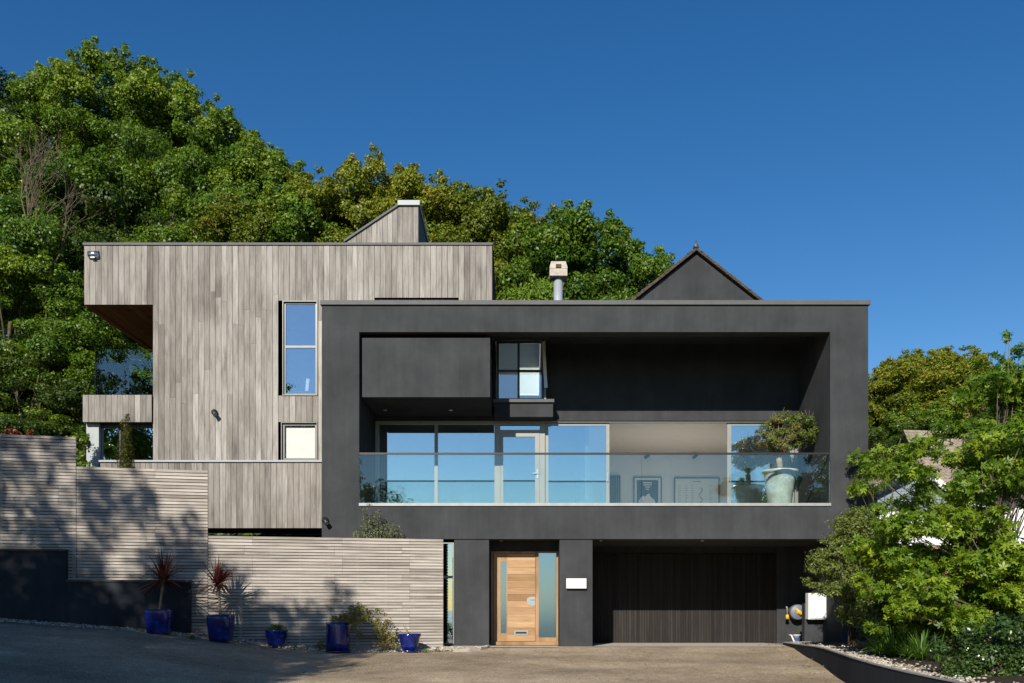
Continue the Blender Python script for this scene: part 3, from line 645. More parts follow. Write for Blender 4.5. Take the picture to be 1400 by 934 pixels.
bx('plate', M_PLASTW, sg, (PX(774, 0), PX(801.5, 0), -0.06, -0.035, PZ(804.7, 0), PZ(791, 0)), bevel=0.004)
bx('bracket', M_STEEL, sg, (PX(778, 0), PX(797, 0), -0.034, 0.029, PZ(800, 0), PZ(795, 0)))
# meter box, hose reel, bucket
yb = 1.2
t = thing('meter_box', 'white utility box on the low black wall right of the garage', 'utility box', (PX(1115, yb), 1.25, PZ(847, yb)))
bx('cabinet', M_PLASTW, t, (PX(1103, yb), PX(1128.5, yb), 1.08, 1.299, PZ(847, yb), PZ(811, yb)), bevel=0.01)
bx('door', M_PLASTW, t, (PX(1104.5, yb), PX(1127, yb), 1.065, 1.0795, PZ(845.5, yb), PZ(812.5, yb)), bevel=0.004)
hx, hz = PX(1090, 2.5), PZ(837, 2.5)
t = thing('hose_reel', 'round grey hose reel with yellow handle on the wall beside the garage door', 'hose reel', (hx, 2.7, hz))
m = MB(); m.tube([(hx, 2.66, hz), (hx, 2.64, hz), (hx, 2.43, hz), (hx, 2.41, hz)], [0.17, 0.19, 0.19, 0.17], 28); m.build('drum', M_GREYP, t, True)
m = MB(); m.box(hx-0.2, hx+0.2, 2.665, 2.699, hz-0.12, hz+0.12); m.build('bracket', M_BLACKP, t)
m = MB(); m.tube([(hx-0.06, 2.40, hz+0.08), (hx+0.07, 2.37, hz-0.05)], [0.03, 0.055], 10); m.tube([(hx-0.0, 2.409, hz), (hx, 2.38, hz)], 0.05, 12); m.build('handle', M_YEL, t, True)
m = MB(); m.tube([(hx-0.24, 2.5, hz-0.17), (hx-0.25, 2.5, hz-0.06)], [0.05, 0.035], 10); m.build('nozzle', M_YEL, t, True)
m = MB(); m.tube([(hx-0.25, 2.5, hz-0.06), (hx-0.25, 2.5, hz+0.1), (hx-0.27, 2.5, hz+0.14)], 0.022, 8); m.build('hose', M_PALEFR, t, True)
m = MB(); m.tube([(hx+0.1, 2.6, hz+0.17), (hx+0.24, 2.45, hz+0.2)], 0.045, 8); m.build('guide', M_BRICK, t, True)
bkx, bky = PX(1089, 2.3), 2.3; bkz = gz(bkx, bky)+0.012
t = thing('bucket', 'small white plastic bucket under the hose reel', 'bucket', (bkx, bky, bkz))
m = MB(); m.lathe([(0.0, 0.0), (0.075, 0.0), (0.095, 0.2), (0.1, 0.2), (0.1, 0.215), (0.09, 0.215), (0.075, 0.03), (0, 0.03)], (bkx, bky, bkz), 24); m.build('tub', M_PLASTW, t, True)
m = MB(); m.lathe([(0.0845, 0.07), (0.0935, 0.15)], (bkx, bky, bkz), 24); m.build('printed_band', M_BLUEP, t, True)
m = MB(); m.tube([(bkx-0.1, bky, bkz+0.19), (bkx-0.06, bky-0.1, bkz+0.24), (bkx+0.06, bky-0.1, bkz+0.24), (bkx+0.1, bky, bkz+0.19)], 0.006, 6); m.build('handle', M_STEEL, t)
m = MB(); m.tube([(bkx-0.16, bky+0.1, bkz+0.21), (bkx-0.13, bky-0.02, bkz+0.2), (bkx-0.085, bky-0.14, bkz+0.012)], 0.02, 10)
tag(m.build('pipe_offcut', M_PLASTW, None, True), 'short white plastic pipe leaning beside the bucket', 'pipe')

# ------------------------------------------------------------------ inside the gallery
yp = 6.97
def framed(label, a, b, ytop, mat_pic, kind):
    x0, x1, z1 = PX(a, yp), PX(b, yp), PZ(ytop, yp); z0 = z1-(1.15 if kind == 1 else 1.0)
    t = thing('framed_poster', label, 'poster', ((x0+x1)/2, yp, z0), 0, 'framed posters on the gallery wall'); f = 0.03
    bx('frame', M_DARKFR, t, (x0, x1, yp-0.03, yp, z0, z0+f), (x0, x1, yp-0.03, yp, z1-f, z1), (x0, x0+f, yp-0.03, yp, z0+f, z1-f), (x1-f, x1, yp-0.03, yp, z0+f, z1-f))
    m = MB(); m.box(x0+f, x1-f, yp-0.012, yp-0.004, z0+f, z1-f, 0)
    e = yp-0.016; cx = (x0+x1)/2; w = x1-x0; h = z1-z0
    if kind == 1:
        m.box(x0+0.1, x1-0.1, e, yp-0.0125, z0+0.1, z1-0.1, 1)
        for k, (ww, hh) in enumerate(((0.27, 0.035), (0.25, 0.03), (0.14, 0.03), (0.1, 0.03))):
            zz = z1-0.16-k*0.065; m.box(cx-ww/2, cx+ww/2, e-0.004, e-0.001, zz-hh, zz, 0)
        pk = [(cx-0.27, z0+0.42), (cx-0.22, z0+0.5), (cx-0.13, z0+0.6), (cx-0.09, z0+0.55), (cx-0.02, z0+0.62), (cx+0.05, z0+0.66), (cx+0.09, z0+0.55), (cx+0.2, z0+0.46), (cx+0.24, z0+0.36), (cx+0.1, z0+0.3), (cx-0.1, z0+0.33), (cx-0.24, z0+0.3)]
        m.prism(list(reversed(pk)), e-0.004, e-0.001, 0)
    else:
        m.box(cx-0.13, cx+0.13, e, e+0.003, z1-0.13, z1-0.115, 1)
        for col in (-0.5, -0.3, -0.12, 0.42):
            for r in range(9):
                m.box(cx+col-0.05, cx+col+0.05*random.uniform(0.2, 1), e, e+0.003, z1-0.25-r*0.07, z1-0.24-r*0.07, 2)
        m.tube([(cx+0.12+0.05*math.sin(q*1.5), e, z1-0.3-q*0.07) for q in range(8)], 0.012, 5, 2)
    m.build('print', [M_WHITE, M_PRNT, M_GREYP], t)
M_PRNT = plain('dark_blue_print', (0.03, 0.045, 0.06), 0.6)
framed('dark framed poster with a white mount leaning on the gallery wall', 866, 904.5, 652, None, 1)
framed('wide pale framed chart in a thin dark frame on the gallery wall', 921.5, 983.5, 653, None, 2)
rx0, rx1 = PX(834, 6.9), PX(848.5, 6.9)
t = thing('radiator', 'dark upright column radiator on the gallery wall', 'radiator', ((rx0+rx1)/2, 6.9, ZF+0.02))
m = MB()
for k in range(5): m.tube([(rx0+0.03+k*0.065, 6.92, ZF+0.1), (rx0+0.03+k*0.065, 6.92, PZ(650, 6.92))], 0.024, 10)
m.box(rx0, rx1, 6.91, 6.94, ZF+0.13, ZF+0.17); m.box(rx0, rx1, 6.91, 6.94, PZ(653, 6.92), PZ(651.5, 6.92)); m.tube([(rx0+0.03, 6.92, ZF+0.018), (rx0+0.03, 6.92, ZF+0.13)], 0.02, 8); m.tube([(rx1-0.03, 6.92, ZF+0.018), (rx1-0.03, 6.92, ZF+0.13)], 0.02, 8)
m.build('columns', plain('blue_grey_paint', (0.06, 0.085, 0.11), 0.5), t, True)
for a, side in ((885, 'left'), (951, 'right')):
    x, z = PX(a, 6.8), PZ(624, 6.8)
    t = thing('gallery_spotlight', 'small black picture spotlight above the '+('dark poster' if side == 'left' else 'pale chart'), 'spotlight', (x, 6.95, z), 0, 'picture spotlights')
    m = MB(); m.tube([(x+0.04, 6.999, z+0.03), (x+0.04, 6.85, z+0.03)], 0.015, 8); m.tube([(x-0.06, 6.78, z-0.04), (x+0.06, 6.88, z+0.05)], [0.05, 0.04], 12); m.build('lamp_head', M_BLACKP, t, True)
lx, ly = PX(418, 3.0), 3.0
t = thing('table_lamp', 'lamp with a white shade behind the tall window', 'lamp', (lx, ly, 5.7))
m = MB(); m.tube([(lx, ly, 5.7), (lx, ly, 5.72)], 0.11, 16); m.tube([(lx, ly, 5.72), (lx, ly, 6.45)], 0.015, 8); m.build('stem', M_STEEL, t)
m = MB(); m.lathe([(0.24, 6.3), (0.19, 6.62)], (lx, ly, 0), 24); m.build('lamp_shade', M_WHITE, t, True)

# ------------------------------------------------------------------ fence and left retaining wall
FL = Matrix.Translation((FA[0], FA[1], 0)) @ Matrix.Rotation(FANG, 4, 'Z')
fence = thing('slatted_fence', 'weathered grey timber slat fence stepping down along the road', 'fence', (FA[0], FA[1], 0), FANG)
def fl(px):      # local x along the fence for a column
    X, Y = on_fence(px); return -math.hypot(X-FA[0], Y-FA[1])*(1 if px < 606 else -1)
def fzz(px, y): X, Y = on_fence(px); return PZ(y, Y)
def slat_panel(pa, pb, ytop, pt, zbot, seams):
    xa, xb = fl(pa), fl(pb); zt = fzz(pt, ytop); pitch = 0.0645; m = MB(); z = zt
    cuts = sorted([xa, xb]+[s for s in seams if xa+0.2 < s < xb-0.2]); r = 0
    while z > zbot:
        for i in range(len(cuts)-1):
            a, b = cuts[i], cuts[i+1]; j = random.uniform(-0.003, 0.003)
            if r % 9 in (3, 4, 5) and i > 0: a -= 0.16
            if r % 9 in (3, 4, 5) and i < len(cuts)-2: b -= 0.16
            m.box(a+0.0015, b-0.0015, j, 0.022, z-0.0505, z, 0, min(1, max(0, random.gauss(0.55, 0.22))))
        z -= pitch; r += 1
    m.box(xa+0.01, xb-0.01, 0.05, 0.07, zbot, zt-0.02, 1)  # near-black sheet added so the gaps between slats stay as dark as shade
    n = int((xb-xa)/0.6)
    for k in range(n+1): x = xa+0.02+k*(xb-xa-0.09)/max(1, n); m.box(x, x+0.05, 0.0225, 0.0495, zbot, zt-0.01, 0, 0.3)
    return m.build('slat_panel', [M_SLAT, M_DARK], fence, local=True)
sm = [fl(p) for p in (212, 80, 345, 468, 560)]
slat_panel(284.5, 606, 737.5, 600, -0.3, sm)
slat_panel(104.5, 284, 643.5, 280, 0.0, sm)
slat_panel(-160, 104, 597.5, 100, 0.2, sm+[fl(-60)])
bx_ = MB()
def lw(pa, pb, ytop, pt, off):
    xa, xb = fl(pa), fl(pb); zt = fzz(pt, ytop); bx_.box(xa, xb, -off, -0.012, -0.3, zt, 0); bx_.box(xa-0.0, xb+0.02, -off-0.025, -0.011, zt+0.001, zt+0.04, 1)
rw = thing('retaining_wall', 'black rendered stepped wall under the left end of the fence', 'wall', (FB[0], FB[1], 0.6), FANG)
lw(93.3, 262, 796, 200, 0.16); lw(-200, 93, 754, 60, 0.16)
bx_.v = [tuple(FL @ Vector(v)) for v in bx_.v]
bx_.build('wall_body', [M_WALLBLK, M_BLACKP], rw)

# ------------------------------------------------------------------ foliage generators
def leafmesh(name, pos, nrm, size, tone, mat, aspect=0.62, lobed=False, fold=0.12, droop=None):
    pos = np.asarray(pos, float); N = len(pos); nrm = np.asarray(nrm, float); nrm /= np.linalg.norm(nrm, axis=1, keepdims=True)+1e-9
    a = rng.normal(size=(N, 3)); 
    if droop is not None: a = a*0.6+np.asarray(droop)
    a -= nrm*np.sum(a*nrm, axis=1, keepdims=True); a /= np.linalg.norm(a, axis=1, keepdims=True)+1e-9
    b = np.cross(nrm, a); s = np.asarray(size, float).reshape(N, 1)
    if not lobed:
        V = np.stack([pos-a*s*0.5, pos+b*s*aspect*0.5+nrm*s*fold, pos+a*s*0.5, pos-b*s*aspect*0.5+nrm*s*fold], axis=1).reshape(-1, 3)
        nf = N; per = 1
    else:
        out_ = []; per = 5
        for th, L in ((0, 1.0), (52, 0.82), (-52, 0.82), (112, 0.55), (-112, 0.55)):
            c, q = math.cos(R(th)), math.sin(R(th)); d = a*c+b*q; e = b*c-a*q
            ba = pos-a*s*0.15
            dz = -nrm*s*0.10*L
            out_.append(np.stack([ba, ba+d*s*0.42*L+e*s*0.13, ba+d*s*0.8*L+dz, ba+d*s*0.42*L-e*s*0.13], axis=1))
        V = np.stack(out_, axis=1).reshape(-1, 3); nf = N*5
    me = bpy.data.meshes.new(name); me.vertices.add(len(V)); me.vertices.foreach_set('co', V.astype(np.float32).ravel())
    me.loops.add(nf*4); me.loops.foreach_set('vertex_index', np.arange(nf*4, dtype=np.int32))
    me.polygons.add(nf); me.polygons.foreach_set('loop_start', np.arange(0, nf*4, 4, dtype=np.int32)); me.polygons.foreach_set('loop_total', np.full(nf, 4, dtype=np.int32))
    at = me.attributes.new('tone', 'FLOAT', 'FACE'); at.data.foreach_set('value', np.repeat(np.clip(tone, 0, 1), per).astype(np.float32))
    me.materials.append(mat); me.update(calc_edges=True); return me
def sphere_dirs(n):
    d = rng.normal(size=(n, 3)); return d/(np.linalg.norm(d, axis=1, keepdims=True)+1e-9)
def blob_leaves(blobs, dens, ls, flat=0.75, up=0.45, outw=0.9, tone_sd=0.16):
    P, Nn, T, Z = [], [], [], []
    for (c, r, bt) in blobs:
        n = max(6, int(dens*r*r)); d = sphere_dirs(n); rad = r*np.power(rng.uniform(0.25, 1.0, n), 0.45)[:, None]
        wob = 1+0.22*np.sin(d[:, :1]*5+c[0]*3)+0.18*np.sin(d[:, 1:2]*7+c[1]*5)
        p = np.asarray(c)+d*rad*wob*np.array([1, 1, flat])
        P.append(p); Nn.append(d*outw+rng.normal(size=(n, 3))*0.55+np.array([0, 0, up])); T.append(np.clip(bt+rng.normal(size=n)*tone_sd, 0, 1)); Z.append(np.full(n, ls)*rng.uniform(0.6, 1.25, n))
    return np.concatenate(P), np.concatenate(Nn), np.concatenate(T), np.concatenate(Z)
def link(name, me, parent=None):
    o = bpy.data.objects.new(name, me); COL.objects.link(o)
    if parent: o.parent = parent
    return o
def tree_proto(seed, Ht, Rr, nb, brange, dens, ls, mat, bark, trunk_r=0.2, low=0.22, shoots=10, lobed=False, lean=0.0, name='tree', flat=0.55, squash=1.0):
    """meshes (trunk, crown) of a tree of height Ht standing at the origin"""
    r = random.Random(seed); blobs = []; cz = Ht*(low+1)/2; hz = Ht*(1-low)/2*0.93
    for i in range(nb):
        while True:
            d = Vector((r.gauss(0, 1), r.gauss(0, 1), r.gauss(0, 1))).normalized(); q = r.uniform(0.45, 0.95)
            w = Rr*(1-0.35*max(0, d.z))
            c = Vector((d.x*w*q, d.y*w*q*squash, cz+d.z*hz*q))
            if c.z > Ht*low*0.6: break
        br = r.uniform(*brange)*(1-0.35*max(0, d.z)); blobs.append((tuple(c), br, r.uniform(0.25, 0.72)))
    for i in range(shoots):
        a = r.uniform(0, 6.28); q = Rr*0.6*math.sqrt(r.random()); z = cz+hz*(1-0.35*(q/Rr)**2)*0.92+r.uniform(-0.6, 0.25)*Ht/10
        for k in range(4): blobs.append(((q*math.cos(a)+r.uniform(-.2, .2)*Ht/10, q*math.sin(a)+r.uniform(-.2, .2)*Ht/10, z+k*0.24*Ht/10), (0.46-0.1*k)*r.uniform(0.8, 1.2)*Ht/10, r.uniform(0.45, 0.8)))
    P, Nn, T, Z = blob_leaves(blobs, dens, ls, flat)
    me = leafmesh(name+'_crown', P, Nn, Z, T, mat, lobed=lobed)
    m = MB(); top = Vector((lean, 0, Ht*0.72)); pts_ = []
    for k in range(7):
        f = k/6; pts_.append(Vector((lean*f+0.12*math.sin(f*5+seed)*f, 0.1*math.cos(f*4+seed)*f, Ht*0.72*f-0.3*(k == 0))))
    m.tube(pts_, [trunk_r*(1.25 if k == 0 else 1-0.12*k) for k in range(7)], 10)
    for (c, br, _t) in blobs[:int(nb*0.75)]:
        c = Vector(c); k = min(5, max(1, int(6*(c.z*0.6)/(Ht*0.72)))); s0 = pts_[k]
        mid = s0.lerp(c, 0.5)+Vector((r.uniform(-.2, .2), r.uniform(-.2, .2), 0.12*Ht/10))
        m.tube([s0, mid, c], [trunk_r*0.34, trunk_r*0.2, trunk_r*0.07], 6)
        for _ in range(3):
            e = c+Vector((r.gauss(0, 1), r.gauss(0, 1), r.gauss(0, 0.7))).normalized()*br*0.9
            m.tube([mid.lerp(c, 0.6), e], [trunk_r*0.09, trunk_r*0.025], 4)
    o = m.build('trunk', bark, None, True); tm = o.data; bpy.data.objects.remove(o); return tm, me, Ht
PROTO = {
 'green':  tree_proto(1, 10, 3.8, 56, (0.4, 1.1), 2200, 0.115, M_LEAF_G, M_BARK, 0.2, shoots=7),
 'green2': tree_proto(2, 10, 3.3, 52, (0.4, 1.05), 2200, 0.115, M_LEAF_G, M_BARK, 0.2, shoots=12),
 'dark':   tree_proto(3, 9, 3.4, 60, (0.5, 1.15), 1900, 0.12, M_LEAF_D, M_BARK, 0.2, shoots=4),
 'olive':  tree_proto(4, 10, 3.1, 74, (0.35, 0.95), 2200, 0.11, M_LEAF_O, M_BARK, 0.17, shoots=16),
 'sparse': tree_proto(6, 10, 2.9, 74, (0.3, 0.8), 470, 0.16, M_LEAF_G, M_BARK, 0.14, low=0.42, shoots=8),
}
NT_ = 0
def tree_at(kind, px, ytop, Y, label, wide=1.0, name='tree', cat='tree', group='trees on the wooded hillside', X=None, Z=None, base=None):
    tm, cm, Ht = PROTO[kind]; X = PX(px, Y) if X is None else X; Zt = PZ(ytop, Y) if Z is None else Z
    b = hill(X, Y)-0.05 if base is None else base
    if Zt-b < 3.0: b = Zt-3.0
    if Zt-b > 13.0: b = Zt-13.0 if base is None else b
    sc = (Zt-b)/(Ht*1.055); t = thing(name, label, cat, (X, Y, b), random.uniform(0, 6.28), group); w = (0.55*sc+0.45)*wide
    t.scale = (w, w, sc); link('trunk', tm, t); link('crown', cm, t); return t
L = [
 ('dark', 8, 70, 24, 'dark round tree at the top left corner of the hillside', 1.1),
 ('green', 88, 86, 22, 'green tree between the dark corner tree and the tallest tree on the skyline'),
 ('green2', 160, 66, 23, 'tallest green tree on the left skyline with spiky top shoots'),
 ('green', 232, 94, 22, 'green tree just right of the tallest tree on the skyline'),
 ('green2', 290, 150, 22, 'green skyline tree above the middle of the timber block'),
 ('green', 345, 184, 22, 'green tree on the falling skyline above the tall window'),
 ('dark', 388, 226, 21, 'darker tree where the skyline drops to the olive trees'),
 ('olive', 425, 238, 18, 'first olive tree from the left, left of the roof monitor'),
 ('olive', 468, 238, 17, 'olive tree standing just left of the timber roof monitor'),
 ('olive', 515, 211, 18, 'tallest olive tree, directly behind the roof monitor slope'),
 ('olive', 565, 226, 17, 'olive tree behind the cap of the roof monitor'),
 ('olive', 615, 236, 18, 'olive tree just right of the roof monitor'),
 ('olive', 662, 242, 17, 'bronze tinted olive tree above the right end of the timber block'),
 ('olive', 706, 258, 18, 'last olive tree, behind the green trees near the flue'),
 ('green', 742, 266, 15, 'bright green tree above and left of the flue'),
 ('green2', 795, 284, 14, 'green tree directly behind the flue'),
 ('green', 830, 290, 14, 'green tree between the flue and the pointed gable', 0.85),
 ('green2', 868, 322, 15, 'lowest green tree touching the left slope of the gable', 0.7),
 ('green', 48, 84, 23, 'green tree filling the skyline beside the dark corner tree'),
 ('green2', 195, 84, 24, 'green tree close behind the tallest skyline tree'),
 ('green', 262, 120, 23, 'green tree where the left skyline begins to fall'),
 ('green', 318, 168, 21, 'green tree in the middle of the falling left skyline'),
 ('green2', 368, 208, 20, 'green tree low on the falling skyline before the dark tree'),
 ('green', 408, 246, 17, 'green tree at the dip in the skyline'),
 ('olive', 1228, 490, 28, 'olive tree close beside the black frame on the right hill', 1.4),
 ('olive', 1285, 470, 34, 'middle olive tree of the right hill top', 1.4),
 ('green', 55, 190, 16, 'pale green tree under the dark corner tree at the left edge', 1.0),
 ('green2', 130, 205, 16, 'green tree above the left corner of the timber block'),
 ('dark', 205, 215, 17, 'dark tree half way up the slope behind the timber block'),
 ('green', 275, 235, 16, 'leafy tree on the slope above the timber boards'),
 ('olive', 345, 262, 15, 'yellowish tree just above the timber roof'),
 ('green2', 395, 275, 16, 'small green tree between timber roof and olive trees'),
 ('green', 15, 330, 12.5, 'bright leafy tree at the left edge half way down the slope'),
 ('green2', 80, 345, 12, 'leafy tree left of the overhanging timber roof'),
 ('dark', 38, 455, 10, 'dark tree low at the left edge behind the tall fence'),
 ('green', 100, 470, 10.5, 'leafy tree left of the glass side balcony'),
 ('green2', 165, 440, 13, 'leafy tree seen under the overhang through the side balcony'),
 ('green', 215, 455, 14, 'tree in the shade behind the side balcony'),
 ('olive', 1200, 505, 30, 'olive tree on the right hill beside the black frame', 1.2),
 ('olive', 1255, 478, 32, 'rounded olive tree left of the top of the right hill', 1.3),
 ('olive', 1305, 470, 33, 'olive tree on the top of the right hill', 1.3),
 ('olive', 1362, 486, 30, 'yellow green tree on the right hill towards the right edge', 1.2),
 ('green', 1415, 500, 28, 'green tree cut by the right edge of the picture', 1.2),
 ('olive', 1490, 500, 30, 'olive tree beyond the right edge of the picture', 1.3),
 ('green', 1570, 510, 27, 'green tree beyond the right edge of the picture', 1.3),
 ('dark', 1500, 560, 22, 'dark tree beyond the right edge of the picture', 1.2),
 ('green2', 1640, 540, 22, 'green tree further beyond the right edge of the picture', 1.3),
 ('dark', 1210, 560, 20, 'dark bushy tree between the black frame and the tiled roof', 1.1),
 ('green2', 1262, 550, 22, 'green tree behind the ridge of the tiled roof', 1.1),
 ('dark', 1325, 545, 24, 'dark tree behind the tiled roof near the right edge', 1.1),
]
for row in L: tree_at(*row)
# trees across the lane, behind the camera: they shade the fence and show in the glazing
for k, (kind, X, Y, Z, w) in enumerate([('sparse', -14.8, -17.5, 14.0, 0.95), ('sparse', -11.2, -16.8, 12.2, 0.9), ('sparse', -8.6, -16, 10.3, 0.9), ('sparse', -7.6, -14.6, 9.2, 0.7), ('sparse', -18, -16, 13.5, 1.0), ('sparse', -13.2, -15.2, 10.2, 1.0), ('sparse', -7.2, -14.6, 6.4, 0.8), ('sparse', -9.6, -18.5, 10.4, 0.9), ('sparse', -6.6, -20.5, 6.8, 1.1), ('dark', -9.5, -24, 7.0, 1.0),
        ('green', 11.5, -22, 7.6, 1.0), ('dark', 16, -24, 9.0, 1.0), ('green2', 21, -27, 10, 1.1), ('green', -24, -27, 9, 1.1), ('olive', 24, -41, 7, 1.1), ('dark', -22, -41, 7.5, 1.1)]):
    tree_at(kind, 0, 0, Y, 'tree across the lane behind the viewpoint', w, group='trees across the lane', X=X, Z=Z, base=hill(X, Y)-0.05)

def hedge_row():
    X, Y = 2.0, -28.5; t = thing('hedge', 'low dark hedge along the far side of the lane', 'hedge', (X, Y, gz(X, Y)))
    bl = [((x+random.uniform(-.2, .2), Y+random.uniform(-.3, .3), gz(x, Y)+random.uniform(0.3, 0.75)), random.uniform(0.3, 0.5), random.uniform(.2, .7)) for x in np.arange(-7, 11, 0.22)]
    P, Nn, T, Z = blob_leaves(bl, 700, 0.11); link('foliage', leafmesh('foliage', P-np.array([X, Y, gz(X, Y)]), Nn, Z, T, M_LEAF_D), t)
    m = MB()
    for x in np.arange(-6.8, 10.8, 0.6): m.tube([(x, Y, gz(x, Y)-0.05), (x+.05, Y, gz(x, Y)+0.7)], 0.03, 5)
    m.build('stems', M_BARK, t)
hedge_row()
# undergrowth on the slope
P, Nn, T, Z = [], [], [], []
n = 26000; xx = rng.uniform(-26, 10, n); yy = rng.uniform(8.3, 26, n)
zz = np.array([hill(float(a), float(b)) for a, b in zip(xx, yy)])+np.abs(rng.normal(size=n))*0.45
me = leafmesh('undergrowth', np.stack([xx, yy, zz], 1), rng.normal(size=(n, 3))*0.6+np.array([0, -0.6, 0.8]), rng.uniform(0.18, 0.4, n), rng.uniform(0, 1, n), M_LEAF_D)
tag(link('undergrowth', me), 'dark undergrowth and ivy covering the hillside between the trees', kind='stuff')

# bare stems at the left
def bare_tree(label, px, ytop, Y, seed, h):
    r = random.Random(seed+20); X = PX(px, Y); zt = PZ(ytop, Y); t = thing('bare_tree', label, 'tree', (X, Y, zt-h), 0, 'bare stems among the leaves'); m = MB()
    def grow(p, d, L, rad, lev):
        p1 = p+d*L*0.5+Vector((r.uniform(-.1, .1), r.uniform(-.1, .1), 0))*L; p2 = p+d*L+Vector((r.uniform(-.12, .12), r.uniform(-.12, .12), 0))*L
        m.tube([p, p1, p2], [rad, rad*0.85, rad*0.65], 5)
        if lev == 0: return
        for _ in range(r.choice((2, 3))):
            nd = (d+Vector((r.gauss(0, .42), r.gauss(0, .3), r.gauss(0.1, .2)))).normalized(); grow(p2 if r.random() < 0.6 else p1, nd, L*r.uniform(0.6, 0.85), rad*0.6, lev-1)
    for k in range(3): grow(Vector((X+k*0.25-0.25, Y, zt-h)), Vector((r.uniform(-.25, .25), 0, 1)).normalized(), h*0.34, 0.035, 4)
    m.build('stems', M_BARK2, t)
bare_tree('pale bare many stemmed tree near the left edge', 32, 165, 13.2, 3, 4.2)
bare_tree('thin bare stems lower down beside the tall bare stems', 66, 235, 13.0, 5, 3.4)

# ------------------------------------------------------------------ right garden: wall, bed, planting
WP = [(7.0, 1.28), (6.35, 1.05), (6.15, 0.4), (5.86, -1.7), (5.6, -3.5), (5.22, -5.5), (4.95, -6.9), (4.76, -8.3), (4.64, -9.6), (4.58, -11.5), (4.58, -14)]
WT = [0.06, 0.06, 0.075, 0.12, 0.16, 0.165, 0.165, 0.155, 0.15, 0.14, 0.1]
def catmull(pts, n=6):
    o = []
    for i in range(len(pts)-1):
        p0, p1, p2, p3 = [np.array(pts[max(0, min(len(pts)-1, i+k))], float) for k in (-1, 0, 1, 2)]
        for k in range(n):
            t = k/n; o.append(0.5*((2*p1)+(-p0+p2)*t+(2*p0-5*p1+4*p2-p3)*t*t+(-p0+3*p1-3*p2+p3)*t**3))
    o.append(np.array(pts[-1], float)); return o
cw = catmull([(x, y, z) for (x, y), z in zip(WP, WT)])
gw = thing('garden_wall', 'low curved dark wall with a pale capping beside the driveway', 'wall', (5.6, -3.5, -0.2))
def strip_wall(path, th, zb, zt, mat, nm):
    m = MB(); L_, R_ = [], []
    for i, p in enumerate(path):
        d = path[min(i+1, len(path)-1)]-path[max(i-1, 0)]; d = Vector((d[0], d[1], 0)).normalized(); nn = Vector((-d.y, d.x, 0))
        L_.append(Vector((p[0], p[1], 0))+nn*th[0]); R_.append(Vector((p[0], p[1], 0))+nn*th[1])
    for i in range(len(path)-1):
        a, b, c, d = R_[i], R_[i+1], L_[i+1], L_[i]; z0a, z0b = zb(path[i]), zb(path[i+1]); z1a, z1b = zt(path[i]), zt(path[i+1])
        m.hexa([(a.x, a.y, z0a), (b.x, b.y, z0b), (c.x, c.y, z0b), (d.x, d.y, z0a), (a.x, a.y, z1a), (b.x, b.y, z1b), (c.x, c.y, z1b), (d.x, d.y, z1a)])
    return m.build(nm, mat, gw)
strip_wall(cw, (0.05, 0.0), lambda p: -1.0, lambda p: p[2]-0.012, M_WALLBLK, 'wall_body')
strip_wall(cw, (0.04, -0.008), lambda p: p[2]-0.011, lambda p: p[2]+0.006, M_CAP, 'capping')
# garden bed behind the wall
m = MB(); inner = [(p[0]+0.045, p[1], p[2]-0.05) for p in cw if p[1] < 1.2]
for i in range(len(inner)-1):
    a, b = inner[i], inner[i+1]
    prev_a, prev_b = a, b
    for q in (0.6, 1.5, 3, 6, 12):
        na = (a[0]+q, a[1], a[2]+0.06*q); nb_ = (b[0]+q, b[1], b[2]+0.06*q); m.face([prev_a, prev_b, nb_, na]); prev_a, prev_b = na, nb_
tag(m.build('garden_bed', M_SOIL, None, True), kind='structure')
def bedz(X, Y):
    px_ = min(inner, key=lambda p: abs(p[1]-Y)); return px_[2]+0.06*max(0, X-px_[0])
pts = []
for i in range(2600):
    p = random.choice(inner); d = abs(random.gauss(0, 0.22)); Y = p[1]+random.uniform(-.15, .15); pts.append((p[0]+0.03+d, Y, bedz(p[0]+d, Y)+0.005))
tag(pebbles('bed_gravel', pts, 0.012, 0.03), 'pale gravel along the top of the curved garden wall', kind='stuff')

def bush(name, label, cat, X, Y, zb, blobs, dens, ls, mat, stems=8, group=None, lobed=False, bark=M_BARK, droop=None, up=0.45, flat=0.8, aspect=0.62, rad=0.025):
    t = thing(name, label, cat, (X, Y, zb), 0, group)
    P, Nn, T, Z = blob_leaves(blobs, dens, ls, flat, up)
    link('foliage', leafmesh('foliage', P-np.array([X, Y, zb]), Nn, Z, T, mat, aspect, lobed, droop=droop), t)
    m = MB()
    for (c, r, _t) in blobs[:stems]:
        c = Vector(c); b = Vector((X+random.uniform(-.08, .08), Y+random.uniform(-.05, .05), zb-0.03)); mid = b.lerp(c, 0.5)+Vector((0, 0, 0.1)); m.tube([b, mid, c], [rad, rad*0.7, rad*0.3], 6)
    m.build('stem', bark, t, True); return t
def pxblobs(lst, Y, ys=0.5):
    o = []
    for (x, y, r) in lst: o.append(((PX(x, Y)), Y+random.uniform(-ys, ys), PZ(y, Y)), ) if False else o.append(((PX(x, Y), Y+random.uniform(-ys, ys), PZ(y, Y)), r/S(Y), random.uniform(0.3, 0.7)))
    return o
